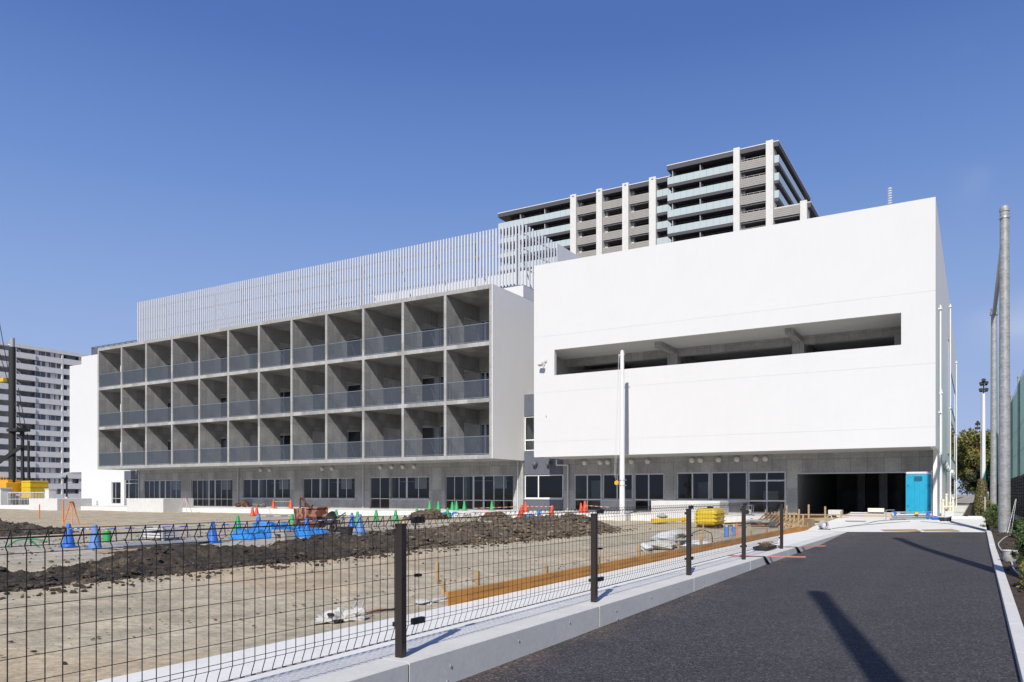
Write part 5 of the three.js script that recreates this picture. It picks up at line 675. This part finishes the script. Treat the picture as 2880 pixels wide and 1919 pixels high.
const olive = [[.17, .18, .02], [.24, .21, .03], [.12, .14, .03], [.30, .24, .03]], dark = [[.035, .05, .015], [.05, .07, .02], [.06, .06, .02]], fresh = [[.06, .12, .02], [.09, .15, .03], [.05, .09, .02]], straw = [[.20, .16, .05], [.15, .13, .05], [.10, .11, .03]];
tree('dense olive green tree closing the gap right of the white hall', .2, 0, -126, 10.6, 2.9, 12000, [...olive, ...olive, ...dark], 31, .19);
tree('darker tree behind the olive tree at the corner of the hall', -2.6, 0, -132, 9.0, 3.0, 6000, [...dark, ...dark, ...olive], 37, .22);
tree('low dark hedge tree under the olive tree', .9, 0, -118, 4.4, 2.2, 4000, dark, 41, .18);
{ const x = .3, y = .06, z = -47.4, h = 2.2, s = thing('shrub', 'slim straw coloured young shrub in the bed beside the white stake', 'shrub', [x, y, z]), st = []; for (let i = 0; i < 40; i++) { const a = R() * 6.28, e = rr(.02, .3); st.push(rod([x + .08 * Math.cos(a), y, z + .08 * Math.sin(a)], [x + e * Math.cos(a), y + rr(.9, 2.1), z + e * Math.sin(a)], .009, 4, .003)); } part(s, 'stems', st, K.wood); const g = leafMesh(3200, (q) => { const t = q(), a = q() * 6.28, e = .36 * Math.sqrt(q()) * (.45 + .55 * Math.sin(Math.PI * Math.pow(t, .6))); return [x + e * Math.cos(a), y + h * (.05 + .95 * t), z + e * Math.sin(a), [Math.cos(a), .3, Math.sin(a)]]; }, .055, straw, 43, 3); s.add(mk('foliage', g.translate(-x, -y, -z), leafM)); }
{ const s = thing('plant_stake', 'white stake beside the slim straw coloured shrub', 'stake', [.45, .1, -46.4]); part(s, 'post', CY(.45, 0, 1.35, -46.4, .03, .03, 8), K.offw); part(s, 'tie', rod([.3, 1.1, -46.6], [.6, 1.15, -46.3], .012, 5), K.wood); }
const G2 = 'young green shrubs in the planting bed';
[['green shrub in front of the farther big pole', .75, -41.5, .95, .38, 1300], ['green shrub left of the nearer big pole', .62, -38.4, .75, .34, 1100], ['low olive shrub behind the concrete beam', .7, -46.5, 1.1, .36, 1000], ['green shrub at the right edge beyond the paint bucket', 1.22, -24.6, .8, .35, 1200], ['bushy green shrub at the right edge beside the paint bucket', 1.05, -19.6, .85, .36, 1500], ['leafy green shrub at the right edge nearest the camera', 1.02, -16.1, .7, .34, 1500], ['small shrub at the foot of the nearer big pole', 1.35, -31.0, .7, .3, 900]].forEach(([lb, x, z, h, r, n], i) => tree(lb, x, Math.max(hA(z) + .05, z < -36 ? .06 : -9), z, h, r, n, i % 3 === 2 ? olive : fresh, 60 + i * 3, .04, 'shrub', 'shrub', G2));
{ // dry stems, mulch
  const c = []; for (let i = 0; i < 700; i++) { const z = rr(-6, -45), x = rr(.6, 1.95), r = .012 + .03 * Math.pow(R(), 2), v = R() > .85 ? rr(2, 4) : rr(.5, 1.3); c.push(tinted(lump(x, hA(z) + .09, z, r * 1.6, r * .6, r), [v * 1.1, v * .85, v * .65])); }
  const o = mk(numbered('bed_mulch'), geoOf(c), K.clod); o.userData = { kind: 'stuff', label: 'bark crumbs and pebbles on the planting bed', category: 'mulch' }; scene.add(o);
  const t = thing('dry_shrub', 'bare twiggy shrub right of the paint bucket', 'shrub', [1.1, hA(-22.5), -22.6]), tw = []; for (let i = 0; i < 60; i++) { const a = R() * 6.28, h = rr(.3, .8), e = rr(.05, .4); tw.push(rod([1.1 + .06 * Math.cos(a), hA(-22) + .05, -22.6 + .06 * Math.sin(a)], [1.1 + e * Math.cos(a), hA(-22) + h, -22.6 + e * Math.sin(a)], .005, 4, .002)); } part(t, 'twigs', tw, K.rustD);
}
{ const z = -22, y = hA(z) + .05, s = thing('paint_bucket', 'white paint bucket with a purple printed label on the bed beside the kerb', 'bucket', [.72, y, z]); const l = new THREE.LatheGeometry([[0, .01], [.13, .01], [.155, .27], [.168, .272], [.168, .295], [.15, .295], [.148, .28], [.125, .03], [0, .03]].map(([a, b]) => new THREE.Vector2(a, b)), 26); part(s, 'pail', l.translate(.72, y, z), K.offw); part(s, 'label_band', new THREE.CylinderGeometry(.1535, .1445, .075, 26, 1, true, .2, 4.6).translate(.72, y + .165, z), K.purple); part(s, 'label_marks', [0, 1, 2, 3, 4].map((k) => new THREE.CylinderGeometry(.1575, .1555, .05, 6, 1, true, .5 + k * .45, .22).translate(.72, y + .235, z)), K.grey); part(s, 'handle', new THREE.TorusGeometry(.16, .005, 5, 20, 3.14).rotateZ(3.14).rotateX(-.4).translate(.72, y + .27, z), K.steel);
  const h = thing('garden_hose', 'white hose snaking along the planting bed past the paint bucket', 'hose', [.8, 0, -26]); const yb = (q) => Math.max(hA(q) + .1, -.2); part(h, 'hose', [tube([[.5, .07, -36], [.75, yb(-34.4), -34.4], [1.25, yb(-33.4), -33.2], [.9, yb(-31), -31], [.62, yb(-28), -28], [.66, yb(-24.6), -24.6], [.78, yb(-22.6), -22.5]], .018, 60), tube([[.74, yb(-21.6), -21.6], [.72, yb(-19.5), -19.6], [.85, yb(-17.6), -17.8], [1.15, yb(-16.4), -16.4], [1.5, yb(-15.4), -15.6]], .018, 40)], K.offw);
  const b = thing('black_sacks', 'dark bundle of black sacks and cords against the screen fence', 'sacks', [1.6, 0, -29.5]); part(b, 'sack', [lump(1.65, .35, -29.4, .2, .45, .25, 3, 2, .5), lump(1.5, .15, -28.6, .2, .28, .25, 7, 2, .5), lump(1.62, .2, -30.3, .2, .3, .3, 9, 2, .5)], K.blackR); part(b, 'cord', [tube([[1.45, .7, -29.2], [1.4, .4, -29.1], [1.42, .1, -28.9]], .012), tube([[1.5, .8, -29.5], [1.38, .5, -29.3], [1.4, .0, -29.4]], .012)], K.black);
  const tk = thing('work_bags', 'dark tool bags against the school wall by the down pipe', 'bags', [-58.2, FL, -48.8]); part(tk, 'bag', lump(-58.7, FL + .18, -48.8, .4, .22, .3, 4, 2, .4), K.rustD); part(tk, 'bag', lump(-57.9, FL + .25, -48.8, .4, .32, .3, 6, 2, .4), K.rustD); part(tk, 'grip', tube([[-58.1, FL + .4, -48.7], [-57.9, FL + .65, -48.7], [-57.6, FL + .4, -48.7]], .025), K.black); const tk2 = thing('work_bags', 'navy bags on the apron left of the red cones', 'bags', [-55.5, FL, -48.6]); part(tk2, 'bag', lump(-55.9, FL + .15, -48.5, .35, .2, .25, 14, 2, .4), K.navy); part(tk2, 'bag', lump(-55.1, FL + .16, -48.5, .35, .2, .25, 16, 2, .4), K.navy); part(tk2, 'strap', plank([-56.2, FL + .3, -48.3], [-54.8, FL + .28, -48.3], .06, .02), K.yel);
  const sk = thing('cement_sacks', 'row of blue and white sacks on the apron by the glazed doors', 'sacks', [-28.4, -.1, -42]); for (const [x, zz, a, m] of [[-30.2, -42.0, .7, K.tarp], [-29.6, -42.4, .6, K.tarp], [-28.9, -42.0, .6, K.offw], [-28.2, -42.5, .5, K.offw], [-27.2, -42.6, .45, K.redD], [-26.6, -42.3, .4, K.offw], [-25.9, -42.4, .4, K.greyL], [-23.4, -41.2, .4, K.tarp]]) part(sk, 'sack', lump(x, .06, zz, a, .22, .4, x * 3, 2, .35), m); }
renderer.render(scene, camera);
